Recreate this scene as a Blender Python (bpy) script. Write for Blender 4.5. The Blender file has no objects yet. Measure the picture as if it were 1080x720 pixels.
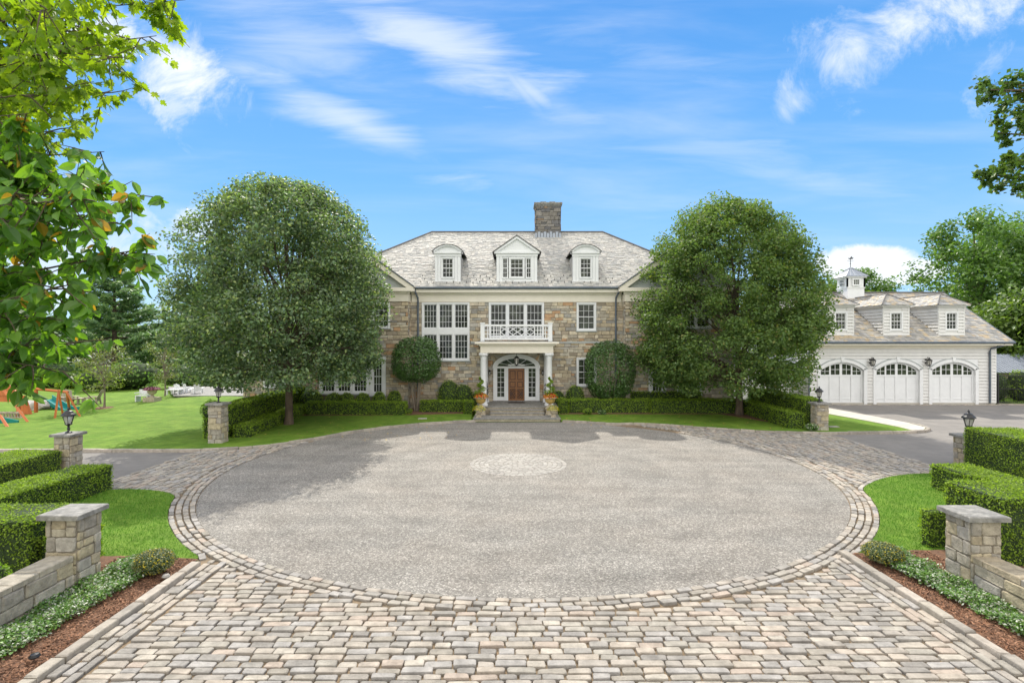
import bpy, math, random
import numpy as np
from mathutils import Vector
rng = np.random.default_rng(7); random.seed(7)
SC = bpy.context.scene; COL = SC.collection
R_ = math.radians
# ---------------------------------------------------------------- camera, sky, sun, exposure
cd = bpy.data.cameras.new('camera'); cam = bpy.data.objects.new('camera', cd); COL.objects.link(cam)
cam.location = (0, 0, 4.5); cam.rotation_euler = (R_(90), 0, 0)
cd.sensor_width = 36; cd.lens = 36*560/1080; cd.clip_end = 4000; cd.clip_start = .05
SC.camera = cam
SUN_STRENGTH = 3.2; SKY_STRENGTH = .15; EXPOSURE = .78
SUND = Vector((.21, -1.0, -1.0))
w = bpy.data.worlds.new('World'); SC.world = w; w.use_nodes = True
def build_sky():
    nt = w.node_tree; N = nt.nodes; L = nt.links; N.clear()
    def n(t, **k):
        o = N.new(t)
        for a, b in k.items(): setattr(o, a, b)
        return o
    def sock(s, v):
        if hasattr(v, 'default_value') or hasattr(v, 'is_output'): L.new(v, s)
        else: s.default_value = v
    def mth(op, a, b=0.0, c=None, clamp=False):
        o = n('ShaderNodeMath', operation=op); o.use_clamp = clamp
        sock(o.inputs[0], a); sock(o.inputs[1], b)
        if c is not None: sock(o.inputs[2], c)
        return o.outputs[0]
    def mix(f, a, b):
        o = n('ShaderNodeMix', data_type='RGBA'); sock(o.inputs[0], f); sock(o.inputs[6], a); sock(o.inputs[7], b); return o.outputs[2]
    def smooth(x, lo, hi):
        o = n('ShaderNodeMapRange', interpolation_type='SMOOTHSTEP'); sock(o.inputs[0], x); o.inputs[1].default_value = lo; o.inputs[2].default_value = hi; return o.outputs[0]
    sky = n('ShaderNodeTexSky', sky_type='NISHITA'); sky.sun_disc = False
    s = -SUND.normalized()
    sky.sun_elevation = math.asin(s.z); sky.sun_rotation = math.atan2(s.x, s.y)
    sky.air_density = 1.0; sky.dust_density = .3; sky.ozone_density = 3.0; sky.altitude = 200
    # clear polarised blue of the day, deeper overhead and paler to the horizon
    tc = n('ShaderNodeTexCoord'); sp = n('ShaderNodeSeparateXYZ'); L.new(tc.outputs['Generated'], sp.inputs[0])
    X, Y, Z = sp.outputs
    ay = mth('MAXIMUM', mth('ABSOLUTE', Y), .08)
    U = mth('DIVIDE', X, ay); V = mth('DIVIDE', Z, ay)
    ramp = n('ShaderNodeValToRGB'); L.new(Z, ramp.inputs[0])
    cr = ramp.color_ramp
    stops = [(0, (.50, .74, .95)), (.10, (.33, .61, .93)), (.28, (.150, .44, .88)), (.54, (.060, .30, .77)), (1, (.04, .20, .62))]
    cr.elements[0].position = 0; cr.elements[0].color = stops[0][1]+(1,)
    cr.elements[1].position = 1; cr.elements[1].color = stops[-1][1]+(1,)
    for p, c in stops[1:-1]: cr.elements.new(p).color = c+(1,)
    gain = n('ShaderNodeVectorMath', operation='SCALE'); L.new(ramp.outputs[0], gain.inputs[0]); gain.inputs[3].default_value = SKYGAIN
    base = mix(SKYMIX, sky.outputs[0], gain.outputs[0])
    # clouds
    cv = n('ShaderNodeCombineXYZ'); L.new(U, cv.inputs[0]); L.new(V, cv.inputs[1])
    def noise(vec, scale, detail=8, rough=.6, dist=0):
        o = n('ShaderNodeTexNoise'); L.new(vec, o.inputs['Vector']); o.inputs['Scale'].default_value = scale
        o.inputs['Detail'].default_value = detail; o.inputs['Roughness'].default_value = rough; o.inputs['Distortion'].default_value = dist
        return o.outputs[0]
    nz = mth('ADD', mth('MULTIPLY', noise(cv.outputs[0], 7, 10, .68, .6), 1.5), mth('MULTIPLY', noise(cv.outputs[0], 2.4, 4, .6, .4), .9)); nz = mth('SUBTRACT', nz, .70)
    def blob(px, py, rx, ry, ang=0, hard=(.35, .75), amt=1, nzz=None, k=2.2):
        cx, cy = (px-540)/560, (360-py)/560; rx /= 560; ry /= 560
        a = R_(ang); dx = mth('SUBTRACT', U, cx); dy = mth('SUBTRACT', V, cy)
        p = mth('ADD', mth('MULTIPLY', dx, math.cos(a)/rx), mth('MULTIPLY', dy, math.sin(a)/rx))
        q = mth('ADD', mth('MULTIPLY', dx, -math.sin(a)/ry), mth('MULTIPLY', dy, math.cos(a)/ry))
        d = mth('SQRT', mth('ADD', mth('MULTIPLY', p, p), mth('MULTIPLY', q, q)))
        v = mth('ADD', mth('SUBTRACT', 1.0, d), mth('MULTIPLY', mth('SUBTRACT', nzz or nz, .5), k))
        return mth('MULTIPLY', smooth(v, *hard), amt)
    # streak noise stretched along the wind for cirrus
    mp = n('ShaderNodeMapping'); L.new(cv.outputs[0], mp.inputs[0]); mp.inputs['Rotation'].default_value = (0, 0, R_(30)); mp.inputs['Scale'].default_value = (.9, 6, 1)
    st = noise(mp.outputs[0], 3.2, 9, .6, .5)
    cl = [blob(185, 62, 100, 56, -35, (.0, 1.5), 1.0, k=2.6), blob(182, 112, 30, 34, 0, (.2, 1.4), .6, k=2.8), blob(120, 45, 60, 40, 0, (.1, .7), .8),
          blob(972, 24, 120, 52, 12, (.0, 1.4), .92, k=2.4), blob(880, 62, 100, 54, 40, (.0, 1.4), .85, k=2.3), blob(838, 108, 60, 34, 40, (.0, 1.5), .6, k=2.2), blob(1045, 75, 60, 34, 70, (.2, 1.3), .4, k=2.8),
          blob(915, 278, 62, 26, 0, (.05, .32), .95, k=.7), blob(960, 285, 46, 16, 0, (.05, .3), .9, k=.7), blob(60, 262, 120, 60, 0, (.0, .9), .55), blob(205, 240, 40, 22, 0, (.0, .9), .6),
          blob(460, 46, 200, 50, -28, (.0, 1.2), .62, st, 2.6), blob(560, 96, 60, 14, -40, (.0, 1.1), .5, st, 1.6), blob(370, 128, 190, 30, -26, (.0, 1.2), .55, st, 2.4), blob(600, 120, 170, 42, -18, (.3, 1.2), .30, st, 1.9), blob(548, 92, 60, 12, -48, (.0, 1.1), .45, st, 1.2),
          blob(740, 150, 220, 36, -12, (.2, 1.2), .26, st, 2.4), blob(320, 40, 190, 70, -20, (.0, 1.3), .38, st, 2.2), blob(700, 60, 240, 40, -15, (.2, 1.3), .22, st, 2.6), blob(850, 190, 200, 24, -8, (.2, 1.3), .25, st, 2.4)]
    tot = cl[0]
    for c in cl[1:]: tot = mth('MAXIMUM', tot, c)
    wisp = mth('MULTIPLY', smooth(noise(mp.outputs[0], 1.6, 6, .55, .3), .42, .8), .28)
    tot = mth('MAXIMUM', tot, wisp)
    # broken bright cloud added out of view, behind and overhead, to fill-light the facade
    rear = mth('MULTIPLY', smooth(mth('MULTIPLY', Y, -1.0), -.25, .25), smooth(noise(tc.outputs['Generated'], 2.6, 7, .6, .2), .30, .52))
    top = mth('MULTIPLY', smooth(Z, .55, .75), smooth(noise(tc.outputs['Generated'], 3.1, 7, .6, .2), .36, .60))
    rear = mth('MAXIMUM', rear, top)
    up = smooth(Z, -.02, .03); tot = mth('MULTIPLY', tot, up)
    white = n('ShaderNodeVectorMath', operation='SCALE'); white.inputs[0].default_value = (.93, .97, 1.0); white.inputs[3].default_value = SKYGAIN*1.0
    out = mix(tot, base, white.outputs[0])
    wr = n('ShaderNodeVectorMath', operation='SCALE'); wr.inputs[0].default_value = (1.0, .965, .91); wr.inputs[3].default_value = SKYGAIN*REAR_FILL
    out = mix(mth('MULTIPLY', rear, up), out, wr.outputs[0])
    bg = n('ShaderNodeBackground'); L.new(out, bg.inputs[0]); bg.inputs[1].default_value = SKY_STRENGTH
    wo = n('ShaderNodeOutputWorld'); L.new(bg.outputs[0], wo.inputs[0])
SKYGAIN = 4.4; REAR_FILL = 1.95; SKYMIX = .92
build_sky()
sd = bpy.data.lights.new('sun', 'SUN'); sd.energy = SUN_STRENGTH; sd.angle = R_(.53); sd.color = (1, .94, .83)
so = bpy.data.objects.new('sun', sd); COL.objects.link(so); so.rotation_euler = SUND.to_track_quat('-Z', 'Y').to_euler(); so.location = (0, 0, 60)
vs = SC.view_settings; SC.display_settings.display_device = 'sRGB'
vs.view_transform = 'Standard'; vs.look = 'None'; vs.gamma = 1; vs.exposure = EXPOSURE; vs.use_curve_mapping = False
SC.cycles.max_bounces = 8; SC.cycles.transparent_max_bounces = 12

# ---------------------------------------------------------------- materials
def mat(name, col, col2=None, scale=4, rough=.8, pal=None, var=.15, bump=0, bscale=20, metal=0, spec=.5, detail=6, stretch=(1, 1, 1), trans=0, tcol=None, transmission=0, lo=.35, hi=.65, extra=None, bdist=.02):
    m = bpy.data.materials.new(name); m.use_nodes = True
    nt = m.node_tree; N = nt.nodes; L = nt.links; b = N['Principled BSDF']
    b.inputs['Roughness'].default_value = rough; b.inputs['Metallic'].default_value = metal; b.inputs['Specular IOR Level'].default_value = spec
    if transmission: b.inputs['Transmission Weight'].default_value = transmission
    tc = N.new('ShaderNodeTexCoord'); mp = N.new('ShaderNodeMapping'); mp.inputs['Scale'].default_value = stretch
    L.new(tc.outputs['Object'], mp.inputs[0])
    def noise(s, d=6, r=.6):
        o = N.new('ShaderNodeTexNoise'); L.new(mp.outputs[0], o.inputs['Vector']); o.inputs['Scale'].default_value = s; o.inputs['Detail'].default_value = d; o.inputs['Roughness'].default_value = r; return o.outputs[0]
    def mx(f, a, c, bl='MIX'):
        o = N.new('ShaderNodeMix'); o.data_type = 'RGBA'; o.blend_type = bl
        for i, v in ((0, f), (6, a), (7, c)):
            if hasattr(v, 'is_output'): L.new(v, o.inputs[i])
            else: o.inputs[i].default_value = v if i == 0 else tuple(v)+(1,) if len(v) == 3 else v
        return o.outputs[2]
    def rng_(x, a, c, d=0, e=1):
        o = N.new('ShaderNodeMapRange'); L.new(x, o.inputs[0])
        for i, v in enumerate((a, c, d, e)): o.inputs[i+1].default_value = v
        return o.outputs[0]
    if pal:
        g = N.new('ShaderNodeNewGeometry'); r = N.new('ShaderNodeValToRGB'); L.new(g.outputs['Random Per Island'], r.inputs[0])
        cr = r.color_ramp; cr.interpolation = 'CONSTANT'; k = len(pal)
        cr.elements[0].position = 0; cr.elements[0].color = tuple(pal[0])+(1,); cr.elements[1].position = 1/k; cr.elements[1].color = tuple(pal[1 % k])+(1,)
        for i in range(2, k): cr.elements.new(i/k).color = tuple(pal[i])+(1,)
        c = r.outputs[0]
    elif col2: c = mx(rng_(noise(scale, detail), lo, hi), col, col2)
    else: c = mx(0.0, col, col)
    if var:
        v = rng_(noise(scale*2.7 if not pal else scale, 5), .3, .7, 1-var, 1+var)
        cb = N.new('ShaderNodeVectorMath'); cb.operation = 'SCALE'; L.new(c, cb.inputs[0]); L.new(v, cb.inputs[3]); c = cb.outputs[0]
    if extra: c = extra(N, L, mp, c, mx, rng_, noise)
    L.new(c, b.inputs['Base Color'])
    if bump:
        bm = N.new('ShaderNodeBump'); bm.inputs['Strength'].default_value = bump; bm.inputs['Distance'].default_value = bdist
        L.new(noise(bscale, 8, .65), bm.inputs['Height']); L.new(bm.outputs[0], b.inputs['Normal'])
    if trans:
        t = N.new('ShaderNodeBsdfTranslucent'); ms = N.new('ShaderNodeMixShader'); ms.inputs[0].default_value = trans
        if tcol:
            L.new(mx(1.0, c, tcol, 'MULTIPLY'), t.inputs[0])
        else: L.new(c, t.inputs[0])
        L.new(b.outputs[0], ms.inputs[1]); L.new(t.outputs[0], ms.inputs[2]); L.new(ms.outputs[0], N['Material Output'].inputs[0])
    return m

def gravel_extra(N, L, mp, c, mx, rng_, noise):
    vo = N.new('ShaderNodeTexVoronoi'); vo.inputs['Scale'].default_value = 40; L.new(mp.outputs[0], vo.inputs['Vector'])
    sp = N.new('ShaderNodeSeparateColor'); L.new(vo.outputs['Color'], sp.inputs[0])
    r = N.new('ShaderNodeValToRGB'); L.new(sp.outputs[0], r.inputs[0]); cr = r.color_ramp
    cr.elements[0].color = (.06, .057, .052, 1); cr.elements[1].color = (.56, .53, .48, 1)
    cr.elements.new(.35).color = (.17, .162, .148, 1); cr.elements.new(.7).color = (.245, .232, .212, 1)
    d = mx(.50, r.outputs[0], c)
    n1 = rng_(noise(14, 3, .7), .3, .7, .80, 1.22)
    s0 = N.new('ShaderNodeVectorMath'); s0.operation = 'SCALE'; L.new(d, s0.inputs[0]); L.new(n1, s0.inputs[3]); d = s0.outputs[0]
    n2 = rng_(noise(.8, 5, .65), .35, .65, .88, 1.10)
    s0 = N.new('ShaderNodeVectorMath'); s0.operation = 'SCALE'; L.new(d, s0.inputs[0]); L.new(n2, s0.inputs[3]); d = s0.outputs[0]
    # broad faint arcs worn by cars turning round the court
    sx = N.new('ShaderNodeSeparateXYZ'); L.new(mp.outputs[0], sx.inputs[0])
    def mt(op, a, b_=0.0):
        o = N.new('ShaderNodeMath'); o.operation = op
        for i_, v_ in enumerate((a, b_)):
            if hasattr(v_, 'is_output'): L.new(v_, o.inputs[i_])
            else: o.inputs[i_].default_value = v_
        return o.outputs[0]
    dx_, dy_ = mt('SUBTRACT', sx.outputs[0], .6), mt('SUBTRACT', sx.outputs[1], 18.6)
    rr_ = mt('ADD', mt('SQRT', mt('ADD', mt('MULTIPLY', dx_, dx_), mt('MULTIPLY', dy_, dy_))), mt('MULTIPLY', noise(.25, 2), 2.2))
    tr = 1.0
    for c_, a_ in ((5.6, .10), (7.1, .10), (8.3, .08), (9.7, .08)):
        q_ = mt('SUBTRACT', rr_, c_); g_ = mt('POWER', 2.718, mt('MULTIPLY', mt('MULTIPLY', q_, q_), -14.0)); tr = mt('SUBTRACT', tr, mt('MULTIPLY', g_, a_))
    s0 = N.new('ShaderNodeVectorMath'); s0.operation = 'SCALE'; L.new(d, s0.inputs[0]); L.new(tr, s0.inputs[3]); d = s0.outputs[0]
    # faint bands raked by cars crossing the court
    m2 = N.new('ShaderNodeMapping'); m2.inputs['Scale'].default_value = (.10, 1.6, 1); m2.inputs['Rotation'].default_value = (0, 0, .06); L.new(mp.outputs[0], m2.inputs[0])
    o = N.new('ShaderNodeTexNoise'); L.new(m2.outputs[0], o.inputs['Vector']); o.inputs['Scale'].default_value = 1.2; o.inputs['Detail'].default_value = 7
    s = N.new('ShaderNodeVectorMath'); s.operation = 'SCALE'; L.new(d, s.inputs[0]); L.new(rng_(o.outputs[0], .3, .7, .88, 1.1), s.inputs[3]); return s.outputs[0]
M = {}
M['gravel'] = mat('gravel', (.188, .177, .158), (.225, .197, .165), .35, .95, var=.1, bump=.9, bscale=45, extra=gravel_extra, lo=.4, hi=.7)
M['sand'] = mat('joint_sand', (.23, .165, .10), (.13, .10, .065), 2.5, .95, bump=.5, bscale=60)
M['sett'] = mat('granite_setts', None, pal=[(0.315, 0.286, 0.250), (0.350, 0.313, 0.265), (0.278, 0.260, 0.234), (0.374, 0.326, 0.271), (0.304, 0.286, 0.265), (0.339, 0.303, 0.260), (0.248, 0.231, 0.209), (0.356, 0.297, 0.246), (0.326, 0.308, 0.287), (0.290, 0.263, 0.223), (0.386, 0.350, 0.297), (0.315, 0.291, 0.250)], scale=5, var=.28, rough=.85, bump=1, bscale=26, bdist=.025, spec=.3)
M['kerb'] = mat('granite_kerb', None, pal=[(0.297, 0.264, 0.222), (0.362, 0.321, 0.273), (0.264, 0.239, 0.206), (0.330, 0.297, 0.247)], scale=6, var=.25, rough=.8, bump=.8, bscale=22)
M['asphalt'] = mat('asphalt', (.17, .16, .15), (.21, .195, .18), .7, .9, var=.12, bump=.5, bscale=70)
M['concrete'] = mat('concrete', (.5, .47, .42), (.42, .39, .34), 1.2, .9, var=.08, bump=.2)
M['lawn'] = mat('lawn', (.095, .185, .016), (.145, .235, .028), .9, .9, var=.22, bump=.9, bscale=18, spec=.2, bdist=.05)
M['blade'] = mat('grass_blades', None, pal=[(.085, .22, .018), (.11, .27, .025), (.15, .31, .04), (.09, .23, .018)], var=.1, rough=.6, trans=.35, spec=.3)
M['mulch'] = mat('mulch', (.17, .085, .045), (.11, .058, .034), 6, .95, var=.3, bump=1, bscale=30)
M['chip'] = mat('mulch_chips', None, pal=[(.24, .115, .06), (.14, .068, .036), (.32, .17, .10), (.19, .09, .048), (.10, .05, .03)], var=.1, rough=.95)
M['stone'] = mat('fieldstone', None, pal=[(0.460, 0.385, 0.270), (0.376, 0.338, 0.273), (0.547, 0.477, 0.356), (0.301, 0.257, 0.195), (0.326, 0.314, 0.282), (0.583, 0.512, 0.388), (0.427, 0.360, 0.256), (0.497, 0.454, 0.373), (0.380, 0.316, 0.229), (0.505, 0.419, 0.286), (0.277, 0.263, 0.239), (0.457, 0.289, 0.167), (0.448, 0.406, 0.321), (0.561, 0.490, 0.383), (0.348, 0.293, 0.223), (0.430, 0.402, 0.353)], scale=5, var=.22, rough=.9, bump=.8, bscale=14)
M['chimneystone'] = mat('chimney_stone', None, pal=[(0.148, 0.141, 0.137), (0.200, 0.185, 0.167), (0.118, 0.115, 0.118), (0.222, 0.207, 0.190), (0.170, 0.155, 0.137), (0.141, 0.137, 0.137), (0.244, 0.178, 0.129), (0.104, 0.104, 0.106)], scale=5, var=.22, rough=.9, bump=.8, bscale=14)
M['medal'] = mat('medallion_setts', None, pal=[(0.310, 0.297, 0.271), (0.284, 0.267, 0.245), (0.335, 0.318, 0.292), (0.267, 0.254, 0.232), (0.301, 0.284, 0.258)], scale=6, var=.15, rough=.85, bump=.8, bscale=25)
M['mortar'] = mat('mortar', (.25, .215, .165), (.19, .165, .13), 4, .95, bump=.4)
M['wallstone'] = mat('garden_wall_stone', None, pal=[(.359, .320, .250), (.312, .281, .226), (.390, .359, .296), (.281, .257, .218), (.390, .335, .226), (.328, .304, .265), (.343, .289, .203)], scale=7, var=.3, rough=.9, bump=1, bscale=16, bdist=.03)
M['bluestone'] = mat('bluestone', (.27, .26, .24), (.15, .148, .14), 5, .8, var=.3, bump=.6, bscale=14)
M['slate'] = mat('slate', None, pal=[(.39, .38, .355), (.45, .44, .41), (.34, .335, .32), (.43, .42, .385), (.48, .46, .42), (.37, .37, .35), (.42, .40, .37), (.31, .31, .30)], scale=3, var=.15, rough=.75, spec=.35, bump=.6, bscale=9, bdist=.03)
M['slate2'] = mat('weathered_slate', None, pal=[(.30, .285, .26), (.37, .34, .29), (.24, .235, .22), (.42, .34, .23), (.33, .32, .30), (.28, .28, .28), (.38, .36, .33)], scale=3, var=.15, rough=.6, bump=.6, bscale=9, bdist=.03)
M['white'] = mat('white_paint', (.74, .75, .76), (.70, .71, .72), 1.5, .5, var=.03)
M['cream'] = mat('cream_paint', (.78, .73, .63), (.74, .69, .59), 1.5, .55, var=.03)
M['siding'] = mat('siding_paint', (.66, .655, .64), (.61, .605, .59), 1.2, .6, var=.04)
M['greytrim'] = mat('grey_trim', (.40, .43, .43), (.36, .39, .39), 2, .6, var=.05)
M['gutter'] = mat('blue_grey_metal', (.13, .155, .18), (.10, .12, .15), 3, .75, metal=0, spec=.2, var=.1)
M['lead'] = mat('standing_seam_metal', (.33, .36, .41), (.28, .31, .36), 3, .5, metal=.3, var=.1)
M['ridge'] = mat('ridge_slate', (.10, .10, .10), (.13, .12, .12), 3, .7, var=.1)
def painted_reflection(N, L, mp, c, mx, rng_, noise):
    return mx(rng_(noise(1.7, 5), .45, .7), c, (.075, .09, .06))  # greenish mottling painted into the pane colour stands in for reflections
M['glass'] = mat('window_glass', (.012, .014, .013), (.03, .035, .03), 2.5, .08, var=0, spec=.28, extra=painted_reflection)
M['black'] = mat('black_metal', (.018, .018, .02), (.03, .03, .03), 8, .4, metal=.3, var=.1)
M['lampglass'] = mat('lamp_glass', (.75, .74, .68), None, rough=.15, var=0, transmission=.55)
M['oak'] = mat('door_oak', (.27, .115, .035), (.19, .075, .022), 3, .5, var=.2, stretch=(6, 6, 1))
M['cast'] = mat('cast_stone', (.50, .44, .33), (.34, .29, .21), 5, .9, var=.2, bump=.5)
M['terracotta'] = mat('ochre_glazed_urn', (.50, .34, .10), (.36, .24, .08), 5, .7, var=.2)
M['bark'] = mat('bark', (.13, .095, .065), (.07, .052, .038), 5, .95, var=.2, bump=1, bscale=14, stretch=(1, 1, .25), bdist=.05)
M['barkpale'] = mat('pale_bark', (.26, .215, .165), (.17, .14, .11), 6, .95, var=.2, bump=.6, stretch=(1, 1, .3))
M['redwood'] = mat('orange_stained_timber', (.55, .16, .045), (.42, .115, .03), 3, .6, var=.12, stretch=(1, 1, .2))
M['teak'] = mat('silvered_timber', (.38, .32, .25), (.28, .23, .18), 5, .8, var=.15)
M['teal'] = mat('teal_plastic', (.0, .20, .18), None, rough=.35, var=0)
M['rock'] = mat('pale_rock', (.42, .40, .37), (.30, .28, .26), 2, .9, var=.2, bump=.8)
M['red'] = mat('brick_red', (.36, .10, .07), (.30, .09, .06), 3, .8)
def leafm(name, pal, trans=.35, tcol=(1.5, 1.6, .6), rough=.45, spec=.5, var=.12): return mat(name, None, pal=pal, var=var, scale=.8, rough=rough, trans=trans, tcol=tcol, spec=spec)
M['linden'] = leafm('linden_leaves', [(0.087, 0.132, 0.068), (0.195, 0.289, 0.139), (0.084, 0.135, 0.078), (0.250, 0.339, 0.150), (0.135, 0.220, 0.123), (0.075, 0.103, 0.072), (0.355, 0.423, 0.167), (0.146, 0.201, 0.111), (0.149, 0.198, 0.111), (0.150, 0.241, 0.116), (0.093, 0.144, 0.078), (0.135, 0.211, 0.111), (0.203, 0.286, 0.160), (0.087, 0.127, 0.073), (0.183, 0.266, 0.122), (0.150, 0.170, 0.070)], rough=.5, spec=.5, trans=.4)
M['linden2'] = leafm('golden_green_leaves', [(0.114, 0.178, 0.053), (0.134, 0.204, 0.060), (0.093, 0.153, 0.045), (0.165, 0.242, 0.060), (0.103, 0.178, 0.060), (0.083, 0.140, 0.053), (0.124, 0.191, 0.060), (0.196, 0.280, 0.075), (0.114, 0.178, 0.053), (0.103, 0.166, 0.060), (0.124, 0.191, 0.060), (0.124, 0.191, 0.060), (0.103, 0.166, 0.060), (0.114, 0.191, 0.060), (0.134, 0.204, 0.060), (0.180, 0.190, 0.060)], rough=.6, spec=.3, trans=.42)
M['box'] = leafm('boxwood_leaves', [(0.185, 0.278, 0.028), (0.239, 0.353, 0.037), (0.142, 0.223, 0.025), (0.324, 0.448, 0.051), (0.194, 0.298, 0.032), (0.098, 0.167, 0.025)], trans=.4, rough=.6, spec=.3)
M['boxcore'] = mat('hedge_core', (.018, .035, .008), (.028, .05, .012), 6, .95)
M['holly'] = leafm('holly_leaves', [(0.058, 0.123, 0.029), (0.074, 0.154, 0.037), (0.049, 0.103, 0.026), (0.097, 0.186, 0.046)], trans=.15, rough=.3)
M['maple'] = leafm('maple_leaves', [(0.163, 0.260, 0.023), (0.211, 0.312, 0.030), (0.146, 0.221, 0.023), (0.260, 0.351, 0.035), (0.179, 0.273, 0.023)], trans=.6, tcol=(1.7, 1.7, .5), rough=.5)
M['dogwood'] = leafm('dogwood_leaves', [(0.083, 0.179, 0.034), (0.097, 0.207, 0.041), (0.068, 0.152, 0.034), (0.110, 0.220, 0.041), (0.083, 0.172, 0.048), (0.097, 0.193, 0.041), (0.123, 0.234, 0.041), (0.083, 0.165, 0.041), (0.097, 0.179, 0.041), (0.123, 0.248, 0.041), (0.068, 0.152, 0.041), (0.110, 0.220, 0.041), (0.138, 0.261, 0.041), (0.152, 0.289, 0.041), (0.097, 0.207, 0.041), (0.123, 0.234, 0.055), (0.083, 0.179, 0.041), (0.138, 0.275, 0.041), (0.320, 0.190, 0.040)], trans=.5, tcol=(2.0, 2.0, .5), rough=.42, spec=.5)
M['oakleaf'] = leafm('oak_leaves', [(.072, .130, .033), (.091, .169, .039), (.065, .117, .033), (.117, .182, .039)], trans=.4)
M['wood1'] = leafm('woodland_leaves', [(0.098, 0.187, 0.041), (0.122, 0.227, 0.048), (0.081, 0.155, 0.039), (0.155, 0.260, 0.055)], trans=.35)
M['wood2'] = leafm('pale_woodland_leaves', [(.10, .17, .035), (.12, .19, .04), (.085, .145, .035), (.14, .21, .045)], trans=.4)
M['pine'] = leafm('pine_needles', [(0.158, 0.273, 0.118), (0.193, 0.316, 0.135), (0.123, 0.220, 0.111), (0.246, 0.351, 0.135)], trans=.35, tcol=(1.2, 1.3, .8), rough=.5)
M['young'] = leafm('young_tree_leaves', [(.16, .20, .06), (.13, .17, .05), (.19, .22, .08)], trans=.4)
M['ivy'] = leafm('variegated_leaves', [(0.072, 0.163, 0.033), (0.108, 0.225, 0.033), (0.336, 0.361, 0.281), (0.084, 0.175, 0.044), (0.400, 0.426, 0.343), (0.096, 0.200, 0.033), (0.156, 0.300, 0.044)], trans=.2)
M['mum'] = leafm('daisy_mound_leaves', [(.12, .16, .06), (.16, .19, .09), (.22, .24, .14), (.10, .14, .05), (.48, .38, .02)], trans=.25)
M['lime'] = leafm('lime_leaves', [(.16, .28, .02), (.12, .24, .02), (.20, .33, .04)], trans=.35)
M['purple'] = leafm('purple_leaves', [(.04, .02, .03), (.06, .03, .04), (.03, .02, .03)], trans=.1)
M['yellowfl'] = leafm('yellow_flowers', [(.70, .52, .01), (.60, .50, .02), (.10, .20, .02), (.16, .25, .02)], trans=.2, tcol=None)
M['redfl'] = leafm('red_flowers', [(.75, .05, .01), (.80, .18, .01), (.75, .45, .01), (.09, .18, .02), (.70, .04, .01), (.10, .20, .03)], trans=.2, tcol=None)
M['pinkfl'] = leafm('mauve_flowers', [(.25, .05, .10), (.35, .10, .16), (.10, .03, .06), (.5, .3, .35)], trans=.2, tcol=None)

# ---------------------------------------------------------------- mesh helpers
class MB:
    def __init__(s): s.v = []; s.n = 0; s.f = []
    def add(s, V, F, m=0):
        V = np.asarray(V, float).reshape(-1, 3)
        if isinstance(F, np.ndarray): s.f.append((F+s.n, m))
        else:
            by = {}
            for f in F: by.setdefault(len(f), []).append(f)
            for k, l in by.items(): s.f.append((np.array(l, int)+s.n, m))
        s.v.append(V); s.n += len(V); return s
    def build(s, name, mats, parent=None, smooth=False):
        if not isinstance(mats, (list, tuple)): mats = [mats]
        me = bpy.data.meshes.new(name)
        V = np.concatenate(s.v) if s.v else np.zeros((0, 3))
        tot = np.concatenate([np.full(len(f), f.shape[1]) for f, m in s.f]); mi = np.concatenate([np.full(len(f), m) for f, m in s.f])
        loops = np.concatenate([f.ravel() for f, m in s.f]); st = np.concatenate([[0], np.cumsum(tot)[:-1]])
        me.vertices.add(len(V)); me.vertices.foreach_set('co', V.ravel().astype(np.float32))
        me.loops.add(len(loops)); me.loops.foreach_set('vertex_index', loops.astype(np.int32))
        me.polygons.add(len(tot)); me.polygons.foreach_set('loop_start', st.astype(np.int32)); me.polygons.foreach_set('loop_total', tot.astype(np.int32))
        me.polygons.foreach_set('material_index', mi.astype(np.int32))
        me.polygons.foreach_set('use_smooth', np.full(len(tot), smooth))
        me.update(calc_edges=True); me.validate()
        for m in mats: me.materials.append(M[m] if isinstance(m, str) else m)
        o = bpy.data.objects.new(name, me); COL.objects.link(o)
        if parent: o.parent = parent; o.location = -world_loc(parent)
        return o
def world_loc(o):
    v = Vector(o.location)
    while o.parent: o = o.parent; v += Vector(o.location)
    return v
def tag(o, label=None, cat=None, group=None, kind=None):
    if label: o['label'] = label
    if cat: o['category'] = cat
    if group: o['group'] = group
    if kind: o['kind'] = kind
    return o
def empty(name, loc, label=None, cat=None, group=None):
    o = bpy.data.objects.new(name, None); COL.objects.link(o); o.location = loc; o.empty_display_size = .2
    return tag(o, label, cat, group)
def copy_tree(o, parent=None):
    c = o.copy(); COL.objects.link(c); c.parent = parent
    for ch in list(o.children): copy_tree(ch, c)
    return c
BF = np.array([[0, 3, 2, 1], [4, 5, 6, 7], [0, 1, 5, 4], [1, 2, 6, 5], [2, 3, 7, 6], [3, 0, 4, 7]])
def boxes(mb, C, m=0):            # C: (n,8,3)
    C = np.asarray(C, float); n = len(C)
    if n == 0: return
    mb.add(C.reshape(-1, 3), (BF[None]+np.arange(n)[:, None, None]*8).reshape(-1, 4), m)
def obox(mb, O, U, V, W, m=0):
    O, U, V, W = [np.array(a, float) for a in (O, U, V, W)]
    boxes(mb, [[O, O+U, O+U+V, O+V, O+W, O+U+W, O+U+V+W, O+V+W]], m)
def box(mb, x0, x1, y0, y1, z0, z1, m=0): obox(mb, (x0, y0, z0), (x1-x0, 0, 0), (0, y1-y0, 0), (0, 0, z1-z0), m)
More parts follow.
